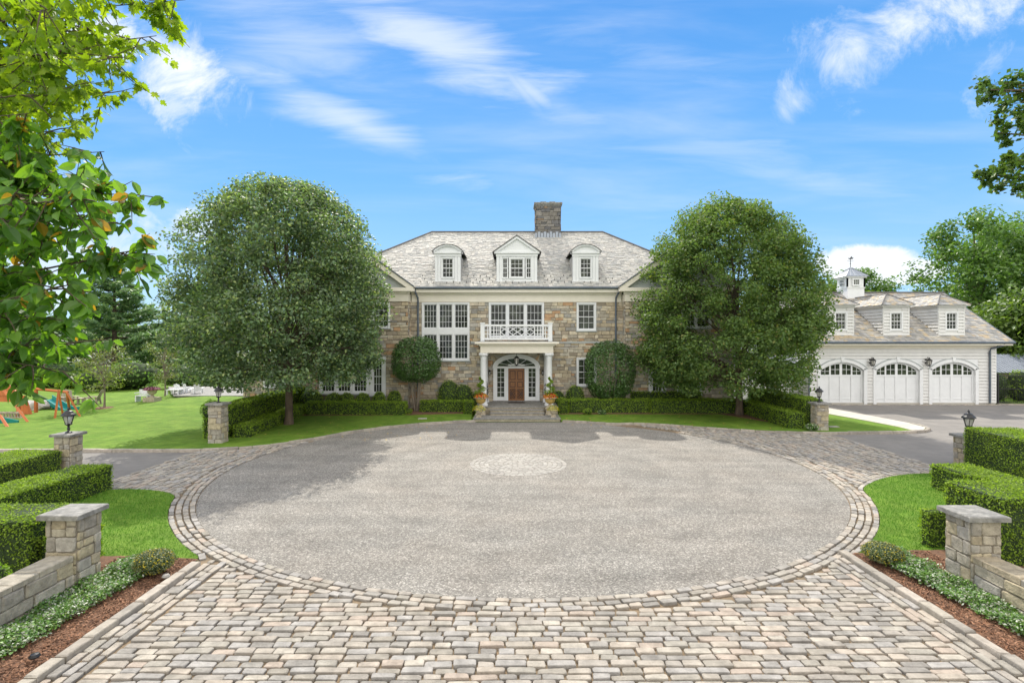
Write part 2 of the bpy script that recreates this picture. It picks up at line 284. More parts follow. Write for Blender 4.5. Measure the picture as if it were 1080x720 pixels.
def tube(mb, P, rad, seg=8, m=0, cap=True):
    P = np.array(P, float); k = len(P); rad = np.broadcast_to(np.array(rad, float), (k,))
    V = []
    for i in range(k):
        t = P[min(i+1, k-1)]-P[max(i-1, 0)]; t /= (np.linalg.norm(t)+1e-9)
        a = np.array([0, 0, 1.]) if abs(t[2]) < .9 else np.array([1., 0, 0])
        u = np.cross(t, a); u /= np.linalg.norm(u); w_ = np.cross(t, u)
        an = np.arange(seg)*2*math.pi/seg
        V.append(P[i]+rad[i]*(np.cos(an)[:, None]*u+np.sin(an)[:, None]*w_))
    V = np.concatenate(V); j = np.arange(seg); F = []
    for i in range(k-1):
        F.append(np.stack([i*seg+j, i*seg+(j+1) % seg, (i+1)*seg+(j+1) % seg, (i+1)*seg+j], 1))
    mb.add(V, np.concatenate(F), m)
    if cap:
        mb.add(V[:seg], [list(range(seg))[::-1]], m); mb.add(V[-seg:], [list(range(seg))], m)
def bar(mb, a, b, wd, m=0, seg=4): tube(mb, [a, b], [wd, wd], seg, m)
def lathe(mb, prof, c, seg=20, m=0, a0=0):
    an = np.arange(seg)*2*math.pi/seg+a0; V = []
    for r, z in prof: V.append(np.stack([c[0]+r*np.cos(an), c[1]+r*np.sin(an), np.full(seg, c[2]+z)], 1))
    V = np.concatenate(V); j = np.arange(seg); F = []
    for i in range(len(prof)-1): F.append(np.stack([i*seg+j, i*seg+(j+1) % seg, (i+1)*seg+(j+1) % seg, (i+1)*seg+j], 1))
    mb.add(V, np.concatenate(F), m)
def prism(mb, poly, y0, y1, m=0):      # polygon in (x,z) extruded along y
    P = np.array(poly, float); k = len(P)
    A = np.stack([P[:, 0], np.full(k, y0), P[:, 1]], 1); B = A.copy(); B[:, 1] = y1
    mb.add(np.concatenate([A, B]), [list(range(k)), list(range(k, 2*k))[::-1]]+[[i, k+i, k+(i+1) % k, (i+1) % k] for i in range(k)], m)
def slab(mb, poly, z0, z1, m=0):       # polygon in (x,y) extruded along z
    P = np.array(poly, float); k = len(P)
    A = np.column_stack([P, np.full(k, z0)]); B = np.column_stack([P, np.full(k, z1)])
    mb.add(np.concatenate([A, B]), [list(range(k))[::-1], list(range(k, 2*k))]+[[i, (i+1) % k, k+(i+1) % k, k+i] for i in range(k)], m)
def stones(mb, Q, Nn, h, bev=.012, m=0, cut=0):   # Q (n,k,3) outlines, normal (3,), heights (n,); cut rounds the corners
    Q = np.asarray(Q, float); n = len(Q)
    if n == 0: return
    if cut:
        out = []
        for i in range(4):
            p, a, b = Q[:, i], Q[:, i-1], Q[:, (i+1) % 4]
            la, lb = np.linalg.norm(a-p, axis=1, keepdims=True), np.linalg.norm(b-p, axis=1, keepdims=True)
            ca, cb = cut*rng.uniform(.5, 1.5, (n, 1)), cut*rng.uniform(.5, 1.5, (n, 1))
            out += [p+(a-p)*np.minimum(ca/np.maximum(la, .01), .3), p+(b-p)*np.minimum(cb/np.maximum(lb, .01), .3)]
        Q = np.stack(out, 1)
    kk = Q.shape[1]; Nn = np.asarray(Nn, float); h = np.broadcast_to(np.asarray(h, float), (n,))
    if Nn.ndim == 1: Nn = np.broadcast_to(Nn, (n, 3))
    c = Q.mean(1, keepdims=True); d = Q-c; L = np.linalg.norm(d, axis=2, keepdims=True)
    T = c+d*(1-1.7*bev/np.maximum(L, .03))
    mid = Q+(Nn*(h-bev)[:, None])[:, None, :]; top = T+(Nn*h[:, None])[:, None, :]+rng.normal(0, bev*.25, (n, kk, 1))*Nn[:, None, :]
    V = np.concatenate([Q, mid, top], 1)
    F = []
    for i in range(kk):
        j = (i+1) % kk
        F += [[i, j, kk+j, kk+i], [kk+i, kk+j, 2*kk+j, 2*kk+i]]
    F = np.array(F); base = mb.n
    mb.add(V.reshape(-1, 3), (F[None]+np.arange(n)[:, None, None]*3*kk).reshape(-1, 4), m)
    mb.f.append((np.arange(2*kk, 3*kk)[None]+np.arange(n)[:, None]*3*kk+base, m))
def rsub(rs, hole):
    out = []; a, b, c, d = hole
    for x0, x1, z0, z1 in rs:
        if x1 <= a or x0 >= b or z1 <= c or z0 >= d: out.append((x0, x1, z0, z1)); continue
        if x0 < a: out.append((x0, a, z0, z1))
        if x1 > b: out.append((b, x1, z0, z1))
        xa, xb = max(x0, a), min(x1, b)
        if z0 < c: out.append((xa, xb, z0, c))
        if z1 > d: out.append((xa, xb, d, z1))
    return out
def stone_wall(mb, O, U, V, w_, h_, holes=(), rh=(.12, .29), rl=(.22, .78), proud=.04, thick=.3, gap=.018, ms=0, mm=1, clip=None, bev=.014):
    O, U, V = [np.array(a, float) for a in (O, U, V)]; N_ = np.cross(U, V)
    rs = [(0, w_, 0, h_)]
    for h in holes: rs = rsub(rs, h)
    if not clip:
        for x0, x1, z0, z1 in rs: obox(mb, O+U*x0+V*z0-N_*thick, U*(x1-x0), V*(z1-z0), N_*thick, mm)
    Q = []; H = []
    v = 0
    while v < h_-.03:
        hh = min(random.uniform(*rh), h_-v)
        if h_-v-hh < .07: hh = h_-v
        u = -random.uniform(0, .3)
        while u < w_:
            l = random.uniform(*rl)*(1.0 if hh > .2 else .85)
            a, b = max(u, 0), min(u+l, w_); u += l
            if w_-b < .08: b = w_; u = w_
            if b-a < .05: continue
            cells = [(a, b, v, v+hh)]
            if hh > .27 and random.random() < .35:
                k = v+hh*random.uniform(.4, .6); cells = [(a, b, v, k), (a, b, k, v+hh)]
            for h in holes: cells = rsub(cells, h)
            for x0, x1, z0, z1 in cells:
                if x1-x0 < .05 or z1-z0 < .04: continue
                if clip and not clip((x0+x1)/2, (z0+z1)/2): continue
                g = gap/2; j = lambda: random.uniform(-.016, .016)*min(1, (z1-z0)/.14)
                pts = [(x0+g+j(), z0+g+j()), (x1-g+j(), z0+g+j()), (x1-g+j(), z1-g+j()), (x0+g+j(), z1-g+j())]
                Q.append([O+U*min(max(p, 0), w_)+V*min(max(q, 0), h_) for p, q in pts]); H.append(proud*random.uniform(.6, 1.25))
        v += hh
    stones(mb, Q, N_, H, bev, ms, cut=.022)
def slates(mb, O, U, V, fn, vmax, row=.2, wr=(.18, .36), m=0, md=1, deck=True, lift=.03):
    """courses of slates on a plane: O eave origin, U along the eave, V up the slope; fn(v)->(u0,u1)"""
    O, U, V = [np.array(a, float) for a in (O, U, V)]; N_ = np.cross(U, V); N_ /= np.linalg.norm(N_)
    if deck:
        ks = np.linspace(0, vmax, 2) if deck == 1 else np.linspace(0, vmax, 8)
        P = []
        for v in ks:
            a, b = fn(v); P.append((O+U*a+V*v, O+U*b+V*v))
        for i in range(len(ks)-1): mb.add([P[i][0], P[i][1], P[i+1][1], P[i+1][0]], [[0, 1, 2, 3]], md)
    C = []; v = -.03
    while v < vmax-.05:
        a, b = fn(min(max(v+row/2, 0), vmax)); u = a+random.uniform(-.2, 0)
        while u < b:
            l = random.uniform(*wr); x0, x1 = max(u, a), min(u+l, b); u += l
            if x1-x0 < .04: continue
            dv = random.uniform(-.035, .015); v1 = min(v+row*1.25, vmax); li = lift*random.uniform(.7, 1.5)
            g = .005; lj = random.uniform(-.008, .008)
            b0, b1 = O+U*(x0+g)+V*(v+dv), O+U*(x1-g)+V*(v+dv+random.uniform(-.01, .01)); t1, t0 = O+U*(x1-g)+V*v1, O+U*(x0+g)+V*v1
            C.append([b0+N_*.004, b1+N_*.004, t1+N_*.002, t0+N_*.002, b0+N_*li, b1+N_*(li+lj), t1+N_*.008, t0+N_*.008])
        v += row
    boxes(mb, C, m)
def frames(n, nrm=None, spread=1.0):
    """random orthonormal frames whose third axis leans to nrm"""
    r = rng.normal(0, 1, (n, 3))
    z = r/np.linalg.norm(r, axis=1, keepdims=True)
    if nrm is not None: z = nrm+z*spread; z /= np.linalg.norm(z, axis=1, keepdims=True)
    a = rng.normal(0, 1, (n, 3)); x = a-(a*z).sum(1, keepdims=True)*z; x /= np.linalg.norm(x, axis=1, keepdims=True)
    return np.stack([x, np.cross(z, x), z], 1)
KITE = (np.array([[-.5, 0, 0], [-.05, -.3, .04], [.5, 0, 0], [-.05, .3, .04]]), [[0, 1, 2, 3]])
NEEDLE = (np.array([[-.5, 0, 0], [0, -.07, 0], [.5, 0, 0], [0, .07, 0]]), [[0, 1, 2, 3]])
def oval():
    o = [(-.5, 0), (-.36, .17), (-.12, .27), (.14, .24), (.34, .12), (.5, 0)]
    V = [(x, 0, -.10*(x*x)*2) for x, y in o]+[(x, y, .10*y/.27-.2*x*x) for x, y in o[1:-1]]+[(x, -y, .10*y/.27-.2*x*x) for x, y in o[1:-1]]
    F = [[0, 1, 6], [0, 10, 1]]
    for i in range(3): F += [[1+i, 2+i, 7+i, 6+i], [2+i, 1+i, 10+i, 11+i]]
    F += [[4, 5, 9], [5, 4, 13]]
    return np.array(V, float), F
OVAL = oval()
def maple():
    a = [(0, -.42), (.30, -.36), (.26, -.20), (.62, -.12), (.44, 0), (.56, .22), (.30, .22), (.24, .36), (.34, .62), (.16, .56), (0, .92)]
    pts = a+[(-x, y) for x, y in a[1:-1]][::-1]
    c = [(0, 0, 0)]; V = c+[(y*.62, x*.62, .10*abs(x)-.12*y*y) for x, y in pts]; k = len(pts)
    return np.array(V, float), [[0, 1+i, 1+(i+1) % k] for i in range(k)]
MAPLE = maple()
def scatter(mb, T, P, Fr, size, m=0):
    Tv, Tf = T; P = np.asarray(P, float); n = len(P); size = np.broadcast_to(np.asarray(size, float), (n,))
    V = P[:, None, :]+size[:, None, None]*np.einsum('kj,njc->nkc', Tv, Fr); k = len(Tv)
    by = {}
    for f in Tf: by.setdefault(len(f), []).append(f)
    first = True
    for q, l in by.items():
        F = (np.array(l)[None]+np.arange(n)[:, None, None]*k).reshape(-1, q)
        if first: mb.add(V.reshape(-1, 3), F, m); base = mb.n-n*k; first = False
        else: mb.f.append((F+base, m))
def at(px, py, Y): return np.array([(px-540)*Y/560, Y, 4.5-(py-360)*Y/560])
def G(px, py): Y = 2520/(py-360); return ((px-540)*Y/560, Y)
AX = .3                                 # axis of the front door, circle and drive
CC = np.array([AX, 19.44]); RC = 10.2
# ---------------------------------------------------------------- ground
def struct(name, mb, m, smooth=False): return tag(mb.build(name, m, None, smooth), kind='structure')
def stuff(name, label, cat, mb, m): return tag(mb.build(name, m), label, cat, None, 'stuff')
def arc(r, a0, a1, n, c=CC): return [(c[0]+r*math.cos(R_(a)), c[1]+r*math.sin(R_(a))) for a in np.linspace(a0, a1, n)]
def lawn_h(x, y):
    s = lambda t: (lambda q: q*q*(3-2*q))(min(max(t, 0), 1))
    h = .30*s((y-32)/7.5)*s((x+28)/3.5)*s((-13.8-x)/1.5)
    return h
# kerb line at the back of the court
KL = [(-75, 21.6), (-12.9, 21.65), (-11.4, 22.0), (-10.3, 22.6)]+arc(10.45, 154, 104.5, 26)
KR = arc(10.45, 76, 60, 8)+[(6.3, 28.75), (7.9, 28.3), (9.4, 27.5), (11.1, 26.6), (12.8, 26.0), (14.5, 25.7), (17, 25.8), (19.3, 26.0), (20.6, 26.4), (21.3, 27.2), (21.5, 28.4)]
g = MB(); g.add([(-1500, -60, -.03), (1500, -60, -.03), (1500, 1500, -.03), (-1500, 1500, -.03)], [[0, 1, 2, 3]]); struct('ground', g, 'lawn')
# gravel circle: everything between the front ring and the back kerb
poly = arc(RC, 180+28, 360-28, 60)+arc(RC, -28, 62, 40)+[KR[7]]+KR[:7][::-1]+[KL[-1]]+KL[4:-1][::-1]+arc(RC, 154, 208, 20)
g = MB(); slab(g, poly, -.02, .012); struct('gravel_court', g, 'gravel')
g = MB(); slab(g, [(-13, 4), (13.7, 4), (15.35, 15.0), (15.35, 28.6), (5, 28.9), (-8, 26), (-10.5, 22.4), (-12.85, 21.9), (-12.85, 14.5), (-8, 11)], -.02, .004); struct('joint_sand', g, 'sand')
g = MB(); slab(g, [(-80, 13), (-12.85, 13), (-12.85, 21.65), (-80, 21.6)], -.025, .002)
slab(g, [(15.35, 12), (80, 12), (80, 37.9), (18, 37.9), (18, 30), (15.35, 27)], -.025, .002); struct('asphalt_drive', g, 'asphalt')
# ---- lawn patches beside the drive
LP = [(-6.45, 10.85), (-6.55, 11.2), (-6.95, 11.6), (-7.6, 12.2), (-8.1, 12.85), (-8.45, 13.4), (-8.75, 13.9), (-9.15, 14.55), (-9.6, 15.2), (-10.1, 15.65), (-10.8, 15.95), (-11.6, 16.05), (-12.3, 15.95), (-13.2, 15.6), (-13.2, 10.85)]
RP = [(7.1, 11.15), (7.25, 11.5), (7.9, 12.3), (8.7, 13.2), (9.35, 14.0), (9.85, 14.8), (10.3, 15.6), (10.8, 16.3), (11.5, 16.9), (12.4, 17.5), (13.3, 17.85), (14.2, 17.95), (15.2, 18.0), (15.4, 11.15)]
def inpoly(x, y, P):
    c = False; k = len(P)
    for i in range(k):
        x1, y1 = P[i]; x2, y2 = P[i-1]
        if (y1 > y) != (y2 > y) and x < (x2-x1)*(y-y1)/(y2-y1)+x1: c = not c
    return c
def smoothpoly(P, it=2):
    for _ in range(it):
        Q = [P[0]]
        for a, b in zip(P[:-1], P[1:]): Q += [(a[0]*.75+b[0]*.25, a[1]*.75+b[1]*.25), (a[0]*.25+b[0]*.75, a[1]*.25+b[1]*.75)]
        P = Q+[P[-1]]
    return P
def off_ring(P): return [(CC[0]+(x-CC[0])*max(1, 10.83/math.hypot(x-CC[0], y-CC[1])), CC[1]+(y-CC[1])*max(1, 10.83/math.hypot(x-CC[0], y-CC[1]))) for x, y in P]
LPs = off_ring(smoothpoly(LP[:12]))+LP[12:]; RPs = off_ring(smoothpoly(RP[:12]))+RP[12:]
KLs = [KL[0]]+smoothpoly(KL[1:]); KRs = smoothpoly(KR)
for P in (LPs, RPs):
    g = MB(); slab(g, P, -.01, .05); struct('lawn', g, 'lawn')
# rear lawn, lofted from the kerb line back
def loft(name, K, far, n=44, base=.09):
    g = MB(); rows = []
    for i, t in enumerate(np.linspace(0, 1, n)**1.3):
        rows.append([(x+(fx-x)*t, y+(fy-y)*t) for (x, y), (fx, fy) in zip(K, far)])
    V = [(x, y, base+lawn_h(x, y)) for r in rows for x, y in r]; k = len(K)
    F = [[i*k+j, i*k+j+1, (i+1)*k+j+1, (i+1)*k+j] for i in range(n-1) for j in range(k-1)]
    V += [(x, y, -.02) for x, y in K]; b = n*k
    F += [[b+j, b+j+1, j+1, j] for j in range(k-1)]
    g.add(V, F); return struct(name, g, 'lawn', True)
Kd = [(x, 21.62) for x in np.linspace(-75, -14, 30)]+KLs[1:]
loft('rear_lawn', Kd, [(x*2.6 if x < -14 else x*1.3-16, 62) if x < -12 else (x*1.35-.2, 62) for x, y in Kd])
g = MB(); slab(g, [(AX+2.45, 29.7)]+KRs+[(19.8, 32.5), (18, 37.5), (AX+2.45, 37.5)], -.02, .09); struct('front_lawn', g, 'lawn')
# mulch planting bed along the facade
for P in ([(-12.6, 31.6), (-6, 31.9), (-2.4, 32.6), (-2.4, 37), (-14, 37), (-14.4, 31)], [(2.9, 32.2), (12.6, 32.3), (15, 27), (15.4, 27), (15.6, 37), (2.9, 37)]):
    g = MB(); slab(g, P, 0, .115); struct('planting_bed', g, 'mulch')
# concrete walk beside the island
g = MB()
W1 = [(18.2, 37.7), (19.2, 32.5), (19.7, 29.5), (19.95, 27.4), (19.85, 26.35)]; W2 = [(20.5, 26.45), (21.2, 27.2), (21.4, 28.6), (21.3, 31), (21.0, 34), (20.6, 37.7)]
slab(g, W1+W2, 0, .115); struct('concrete_walk', g, 'concrete')
# mulch beds by the entrance
BL = [(-6.45, 4), (-6.45, 10.85), (-9.6, 10.87), (-9.6, 4)]; BR = [(7.1, 4), (7.1, 11.15), (10.6, 11.17), (10.6, 4)]
def mound(P0, P1, x0, x1, name):
    nx, ny = 26, 60; g = MB(); V = []
    for j in range(ny):
        y = P0+(P1-P0)*j/(ny-1)
        for i in range(nx):
            t = i/(nx-1); x = x0+(x1-x0)*t
            V.append((x, y, .05+.07*math.sin(min(t*2.2, 1)*1.57)+random.uniform(-.008, .008)))
    g.add(V, [[j*nx+i, j*nx+i+1, (j+1)*nx+i+1, (j+1)*nx+i] for j in range(ny-1) for i in range(nx-1)])
    return struct(name, g, 'mulch')
mound(4, 10.87, -6.42, -9.6, 'mulch_bed'); mound(4, 11.17, 7.08, 10.6, 'mulch_bed')
n = 26000; g = MB()
xs = np.concatenate([rng.uniform(-8.0, -6.47, n//2), rng.uniform(7.12, 8.7, n//2)]); ys = rng.uniform(6.2, 11.1, n)
ys = np.where((xs < 0) & (ys > 10.85), ys-1, ys); tt = np.where(xs < 0, (-6.42-xs)/3.18, (xs-7.08)/3.52)
P = np.column_stack([xs, ys, .058+.07*np.sin(np.minimum(tt*2.2, 1)*1.57)])
scatter(g, (np.array([[-.5, -.16, 0], [.5, -.13, 0], [.45, .16, .03], [-.4, .13, 0]]), [[0, 1, 2, 3]]), P, frames(n, np.array([[0, 0, 1.]]), .55), rng.uniform(.02, .065, n))
stuff('mulch_chips', 'loose reddish brown bark chips in the beds beside the drive', 'mulch', g, 'chip')
# ---- setts
setts = MB(); SQ = []; SH = []
def sett(cx, cy, ux, uy, L, W, z=0):
    """one block: centre, unit direction, length along, width across"""
    g = .0145; vx, vy = -uy, ux; jj = lambda: random.uniform(-.014, .014)
    pts = []
    for a, b in ((-1, -1), (1, -1), (1, 1), (-1, 1)):
        p, q = a*(L/2-g)+jj(), b*(W/2-g)+jj()*.8
        pts.append((cx+ux*p+vx*q, cy+uy*p+vy*q, .0))
    SQ.append(pts); SH.append(random.uniform(.034, .066))
def course_path(P, off, w_=.17, lr=(.24, .36)):
    """blocks laid end to end along a polyline at an offset to its left"""
    P = np.array(P, float); d = np.diff(P, axis=0); L = np.linalg.norm(d, axis=1); S = np.concatenate([[0], np.cumsum(L)])
    def pos(s):
        s = min(max(s, 0), S[-1]-1e-6); i = int(np.searchsorted(S, s, side='right')-1); i = min(i, len(L)-1)
        t = (s-S[i])/L[i]; return P[i]+d[i]*t, d[i]/L[i]
    s = 0
    while s < S[-1]:
        l = random.uniform(*lr); p, u = pos(s+l/2); a, _ = pos(s); b, _ = pos(s+l)
        u = b-a; q = np.linalg.norm(u)
        if q > .03:
            u = u/q; nn = np.array([-u[1], u[0]]); c = p+nn*off
            yield c, u, l
        s += l
def ring_curv(r, a0, a1, w_=.17, lr=(.26, .38), c=CC):
    n = max(3, int(abs(R_(a1-a0))*r/((lr[0]+lr[1])/2))); ws = np.random.default_rng(int(r*100)).uniform(.75, 1.25, n); ws = np.cumsum(ws)/ws.sum(); ws = np.concatenate([[0], ws])
    for i in range(n):
        A = R_(a0+(a1-a0)*(ws[i]+ws[i+1])/2); L = (ws[i+1]-ws[i])*abs(R_(a1-a0))*r
        sett(c[0]+r*math.cos(A), c[1]+r*math.sin(A), -math.sin(A), math.cos(A), L, w_)
for k in range(3): ring_curv(RC+.08+.157*k, 180-24, 360+40, .152, (.24, .36))
# edging courses along kerbs and the lawn patches
def edge(P, offs, lr=(.26, .4), w_=.148):
    for off in offs:
        for c, u, l in course_path(P, off, w_, lr): sett(c[0], c[1], u[0], u[1], l, w_)
EL = [(-6.28, 4.5), (-6.28, 10.6)]; ER = [(6.93, 4.5), (6.93, 10.9)]
edge(EL, [-.15, -.305, -.46]); edge(ER, [.15, .305, .46])
edge(LPs[:-2], [-.075]); edge(RPs[:-2], [.075])
OUT = RC+.08+.157*2+.09
def fits(pts):
    for x, y in pts:
        if math.hypot(x-CC[0], y-CC[1]) < OUT: return False
    return True
LPf = [(p[0], p[1]) for p in LPs]; RPf = RPs
def grow(P, d):
    c = np.mean(P, axis=0); return [(c[0]+(x-c[0])*(1+d/ math.hypot(x-c[0], y-c[1])), c[1]+(y-c[1])*(1+d/math.hypot(x-c[0], y-c[1]))) for x, y in P]
LG, RG = grow(LPf, .2), grow(RPf, .2)
KLa, KRa = np.array(KLs), np.array(KRs)
def ok(x, y):
    if math.hypot(x-CC[0], y-CC[1]) < OUT: return False
    if inpoly(x, y, LG) or inpoly(x, y, RG): return False
    if x < 0:
        if x < -12.85: return False
        if y > 15.6: return y < np.interp(x, KLa[:, 0], KLa[:, 1])-.1
        if y > 10.7: return x > -9.6
        return x > -5.74
    if x > 15.35: return False
    if y > 17.2: return y < (np.interp(x, KRa[:60, 0], KRa[:60, 1]) if x > KRa[0, 0] else 40)-.1
    if y > 10.95: return x < 11.9
    return x < 6.39
def rows(x0, x1, y0, y1, along='x', w_=.148, lr=(.25, .46)):
    a0, a1, b0, b1 = (x0, x1, y0, y1) if along == 'x' else (y0, y1, x0, x1)
    b = b0
    while b < b1:
        ww = w_*random.uniform(.9, 1.12); bm = b+ww/2; b += ww
        s = a0; run = None; ivs = []
        while s <= a1:
            q = [(s, bm-ww*.42), (s, bm+ww*.42), (s, bm)] if along == 'x' else [(bm-ww*.42, s), (bm+ww*.42, s), (bm, s)]
            if all(ok(*p) for p in q):
                if run is None: run = s
            elif run is not None: ivs.append((run, s)); run = None
            s += .05
        if run is not None: ivs.append((run, a1))
        for i0, i1 in ivs:
            if i1-i0 < .08: continue
            ls = []; t = 0
            while t < i1-i0: l = random.uniform(*lr); ls.append(l); t += l
            f = (i1-i0)/t; p = i0
            for l in ls:
                l *= f; c = p+l/2; p += l
                if along == 'x': sett(c, bm+random.uniform(-.006, .006), 1, 0, l, ww)
                else: sett(bm, c, 0, 1, l, ww)
rows(-6.2, 6.8, 4.6, 14.2)
rows(-12.85, -6.8, 14.2, 23.5, 'y'); rows(6.9, 15.4, 14.2, 28.8, 'y')

SQ = np.array(SQ); SH = np.array(SH); SQ[:, :, 2] = 0
stones(setts, SQ, (0, 0, 1), SH, .008, cut=.017); struct('granite_setts', setts, 'sett')
# medallion of setts flush in the middle of the court
SQ = []; SH = []
for k in range(10): ring_curv(.12+k*.175, 0, 360, .175, (.18, .28), c=(AX-.07, 19.5))
SQ = np.array(SQ); md = MB(); stones(md, SQ, (0, 0, 1), rng.uniform(.017, .024, len(SQ)), .004); struct('court_medallion', md, 'medal')
# ---- kerbs
kb = MB(); KQ = []; KH = []
def kerb(P, off, w_, h, lr):
    for c, u, l in course_path(P, off, w_, lr):
        v = np.array([-u[1], u[0]]); q = []
        for a, b in ((-1, -1), (1, -1), (1, 1), (-1, 1)):
            p = c+u*a*(l/2-.007)+v*b*w_/2+np.random.default_rng(len(KQ)).normal(0, .004, 2); q.append((p[0], p[1], -.01))
        KQ.append(q); KH.append(h+random.uniform(-.012, .012))
kerb(EL, 0.02, .17, .13, (.4, .62)); kerb(ER, -0.02, .17, .13, (.4, .62))
kerb(KLs, -.02, .16, .14, (.5, .9)); kerb(KRs, -.02, .16, .14, (.5, .9))
stones(kb, KQ, (0, 0, 1), KH, .016); struct('granite_kerb', kb, 'kerb')
# ---- grass blades on the two near patches and thin turf edge behind the kerb
n = 150000; xs = rng.uniform(-12.6, 14.6, n); ys = rng.uniform(10.87, 18, n)
keep = np.array([inpoly(x, y, LPs) if x < 0 else inpoly(x, y, RPs) for x, y in zip(xs, ys)]) & ~((xs < -12.1) & (ys < 15.5)) & ~((xs > 12.8) & (ys < 15.8))
xs, ys = xs[keep], ys[keep]; n = len(xs); g = MB()
P = np.column_stack([xs, ys, np.full(n, .05)]); hgt = rng.uniform(.025, .06, n)
a = rng.uniform(0, 6.28, n); wv = np.stack([np.cos(a), np.sin(a), 0*a], 1)*.006; tip = np.stack([rng.normal(0, .018, n), rng.normal(0, .018, n), hgt], 1)
V = np.stack([P-wv, P+wv, P+tip], 1); g.add(V.reshape(-1, 3), np.arange(3*n).reshape(-1, 3))
stuff('grass', 'short bright green blades on the small lawns beside the drive', 'grass', g, 'blade')

# ---------------------------------------------------------------- boxwood hedges
def in_view(P, pad=.08):
    y = P[:, 1]; return (y > .5) & (np.abs(P[:, 0]) < (.964+pad)*y+.5)
def hedge(x0, x1, y0, y1, h, label, leaf=.05, dens=900, ang=0, group='clipped hedges', z0=0.05, m='box', name='clipped_hedge', top=None):
    cx, cy = (x0+x1)/2, (y0+y1)/2; r = empty(name, (cx, cy, z0), label, 'hedge', group)
    ca, sa = math.cos(R_(ang)), math.sin(R_(ang)); lx, ly = x1-x0, y1-y0
    def W(P): return np.column_stack([cx+P[:, 0]*ca-P[:, 1]*sa, cy+P[:, 0]*sa+P[:, 1]*ca, P[:, 2]])
    i = leaf*.7; c = MB(); nx, ny, nz = [max(2, int(q/.25)) for q in (lx, ly, h)]
    a, b = lx/2-i, ly/2-i
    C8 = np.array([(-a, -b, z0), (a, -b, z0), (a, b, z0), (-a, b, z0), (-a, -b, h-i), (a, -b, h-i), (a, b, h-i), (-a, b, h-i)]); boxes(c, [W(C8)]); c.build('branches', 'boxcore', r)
    g = MB(); Ps, Ns = [], []
    for ax, s, ar in (('x', -1, ly*h), ('x', 1, ly*h), ('y', -1, lx*h), ('y', 1, lx*h), ('z', 1, lx*ly)):
        n = int(ar*dens*(1.15 if ax == 'z' else .72)); u = rng.uniform(-.5, .5, (n, 3)); u[:, 2] = rng.uniform(0, 1, n)
        P = u*np.array([lx, ly, h-z0]); P[:, 2] += z0; N_ = np.zeros((n, 3)); d = rng.normal(-leaf*.35, leaf*.4, n)
        k = 'xyz'.index(ax)
        P[:, k] = (s*(lx/2 if k == 0 else ly/2) if k < 2 else h)+s*d; N_[:, k] = s
        Ps.append(P); Ns.append(N_)
    P = np.concatenate(Ps); N_ = np.concatenate(Ns)
    # soft undulation and rounded arrises
    P += rng.normal(0, .012, P.shape); lumps = .03*np.sin(P[:, 0]*4.3+cx)*np.sin(P[:, 1]*3.9+cy)*np.cos(P[:, 2]*6); P += N_*lumps[:, None]; P[:, 2] += np.where(P[:, 2] > h-.1, .018*np.sin(P[:, 0]*3.1+cx)*np.cos(P[:, 1]*2.3)+.02*np.sin(P[:, 1]*1.7+cy), 0)
    ex = np.maximum(np.abs(P[:, 0])-(lx/2-.07), 0); ey = np.maximum(np.abs(P[:, 1])-(ly/2-.07), 0); ez = np.maximum(P[:, 2]-(h-.07), 0)
    P[:, 2] -= np.minimum(ex+ey, .1)*.4*(ez > 0)
    Wp = W(P); Nw = np.column_stack([N_[:, 0]*ca-N_[:, 1]*sa, N_[:, 0]*sa+N_[:, 1]*ca, N_[:, 2]])
    k = in_view(Wp); Wp, Nw = Wp[k], Nw[k]
    if len(Wp): scatter(g, KITE, Wp, frames(len(Wp), Nw, .9), rng.uniform(.7, 1.3, len(Wp))*leaf); g.build('foliage', m, r)
    return r
hedge(-12.9, -9.0, 9.9, 11.1, 1.15, 'tall clipped hedge directly behind the near left stone gate pillar', .048, 1700, group=None)
hedge(-13.2, -12.1, 9.5, 16.1, .8, 'low clipped hedge ending in a square end beside the left lawn patch', .052, 1500, group=None)
hedge(-17.0, -15.35, 12, 18.1, .80, 'broad clipped hedge in front of the left pillar that carries a lamp', .045, 1500, group=None)
hedge(-9.0, -8.42, 10.1, 10.95, .8, 'narrow low hedge end hidden behind the near left gate pillar', .048, 1700, group=None)
hedge(9.55, 13.5, 10.35, 11.75, 1.45, 'tallest clipped hedge directly behind the near right stone gate pillar', .048, 1700, group=None)
hedge(12.75, 13.9, 9.5, 16.2, .8, 'low clipped hedge ending beside the right lawn patch and asphalt', .052, 1500, group=None)
hedge(15.9, 17.6, 14, 18.7, 1.47, 'tall clipped hedge in front of the lamp at the right edge', .045, 1500, group=None)
hedge(8.97, 9.5, 11.45, 11.7, .85, 'small square hedge end left of the near right gate pillar', .048, 1700, group=None)
hedge(-13.1, -12.3, 24.4, 33.0, .66, 'low dark hedge running back to the house from the left court pillar', .075, 620, 3.5)
hedge(-14.3, -13.3, 24.1, 34.0, 1.5, 'tall dark hedge running back behind the left court pillar', .075, 620, 3)
hedge(14.05, 14.85, 26.9, 33.0, .9, 'low dark hedge running back to the house from the right court pillar', .075, 620, 0)
hedge(15.05, 16.0, 27.3, 34.0, 1.55, 'tall dark hedge running back behind the right court pillar', .075, 620, 0)
hedge(-12.4, -6.4, 31.8, 32.6, .85, 'low hedge in front of the bay windows left of the door', .075, 620)
hedge(-5.75, -3.0, 33.0, 33.8, .80, 'low hedge between the mop-head holly and the front steps', .075, 620)
hedge(-2.95, -2.4, 32.3, 33.2, .87, 'small square hedge block left of the front steps', .075, 620)
hedge(2.85, 3.45, 32.3, 33.2, .95, 'small square hedge block right of the front steps', .075, 620)
hedge(3.5, 8.45, 32.6, 33.4, .92, 'low hedge right of the front steps under the bushy holly', .075, 620)
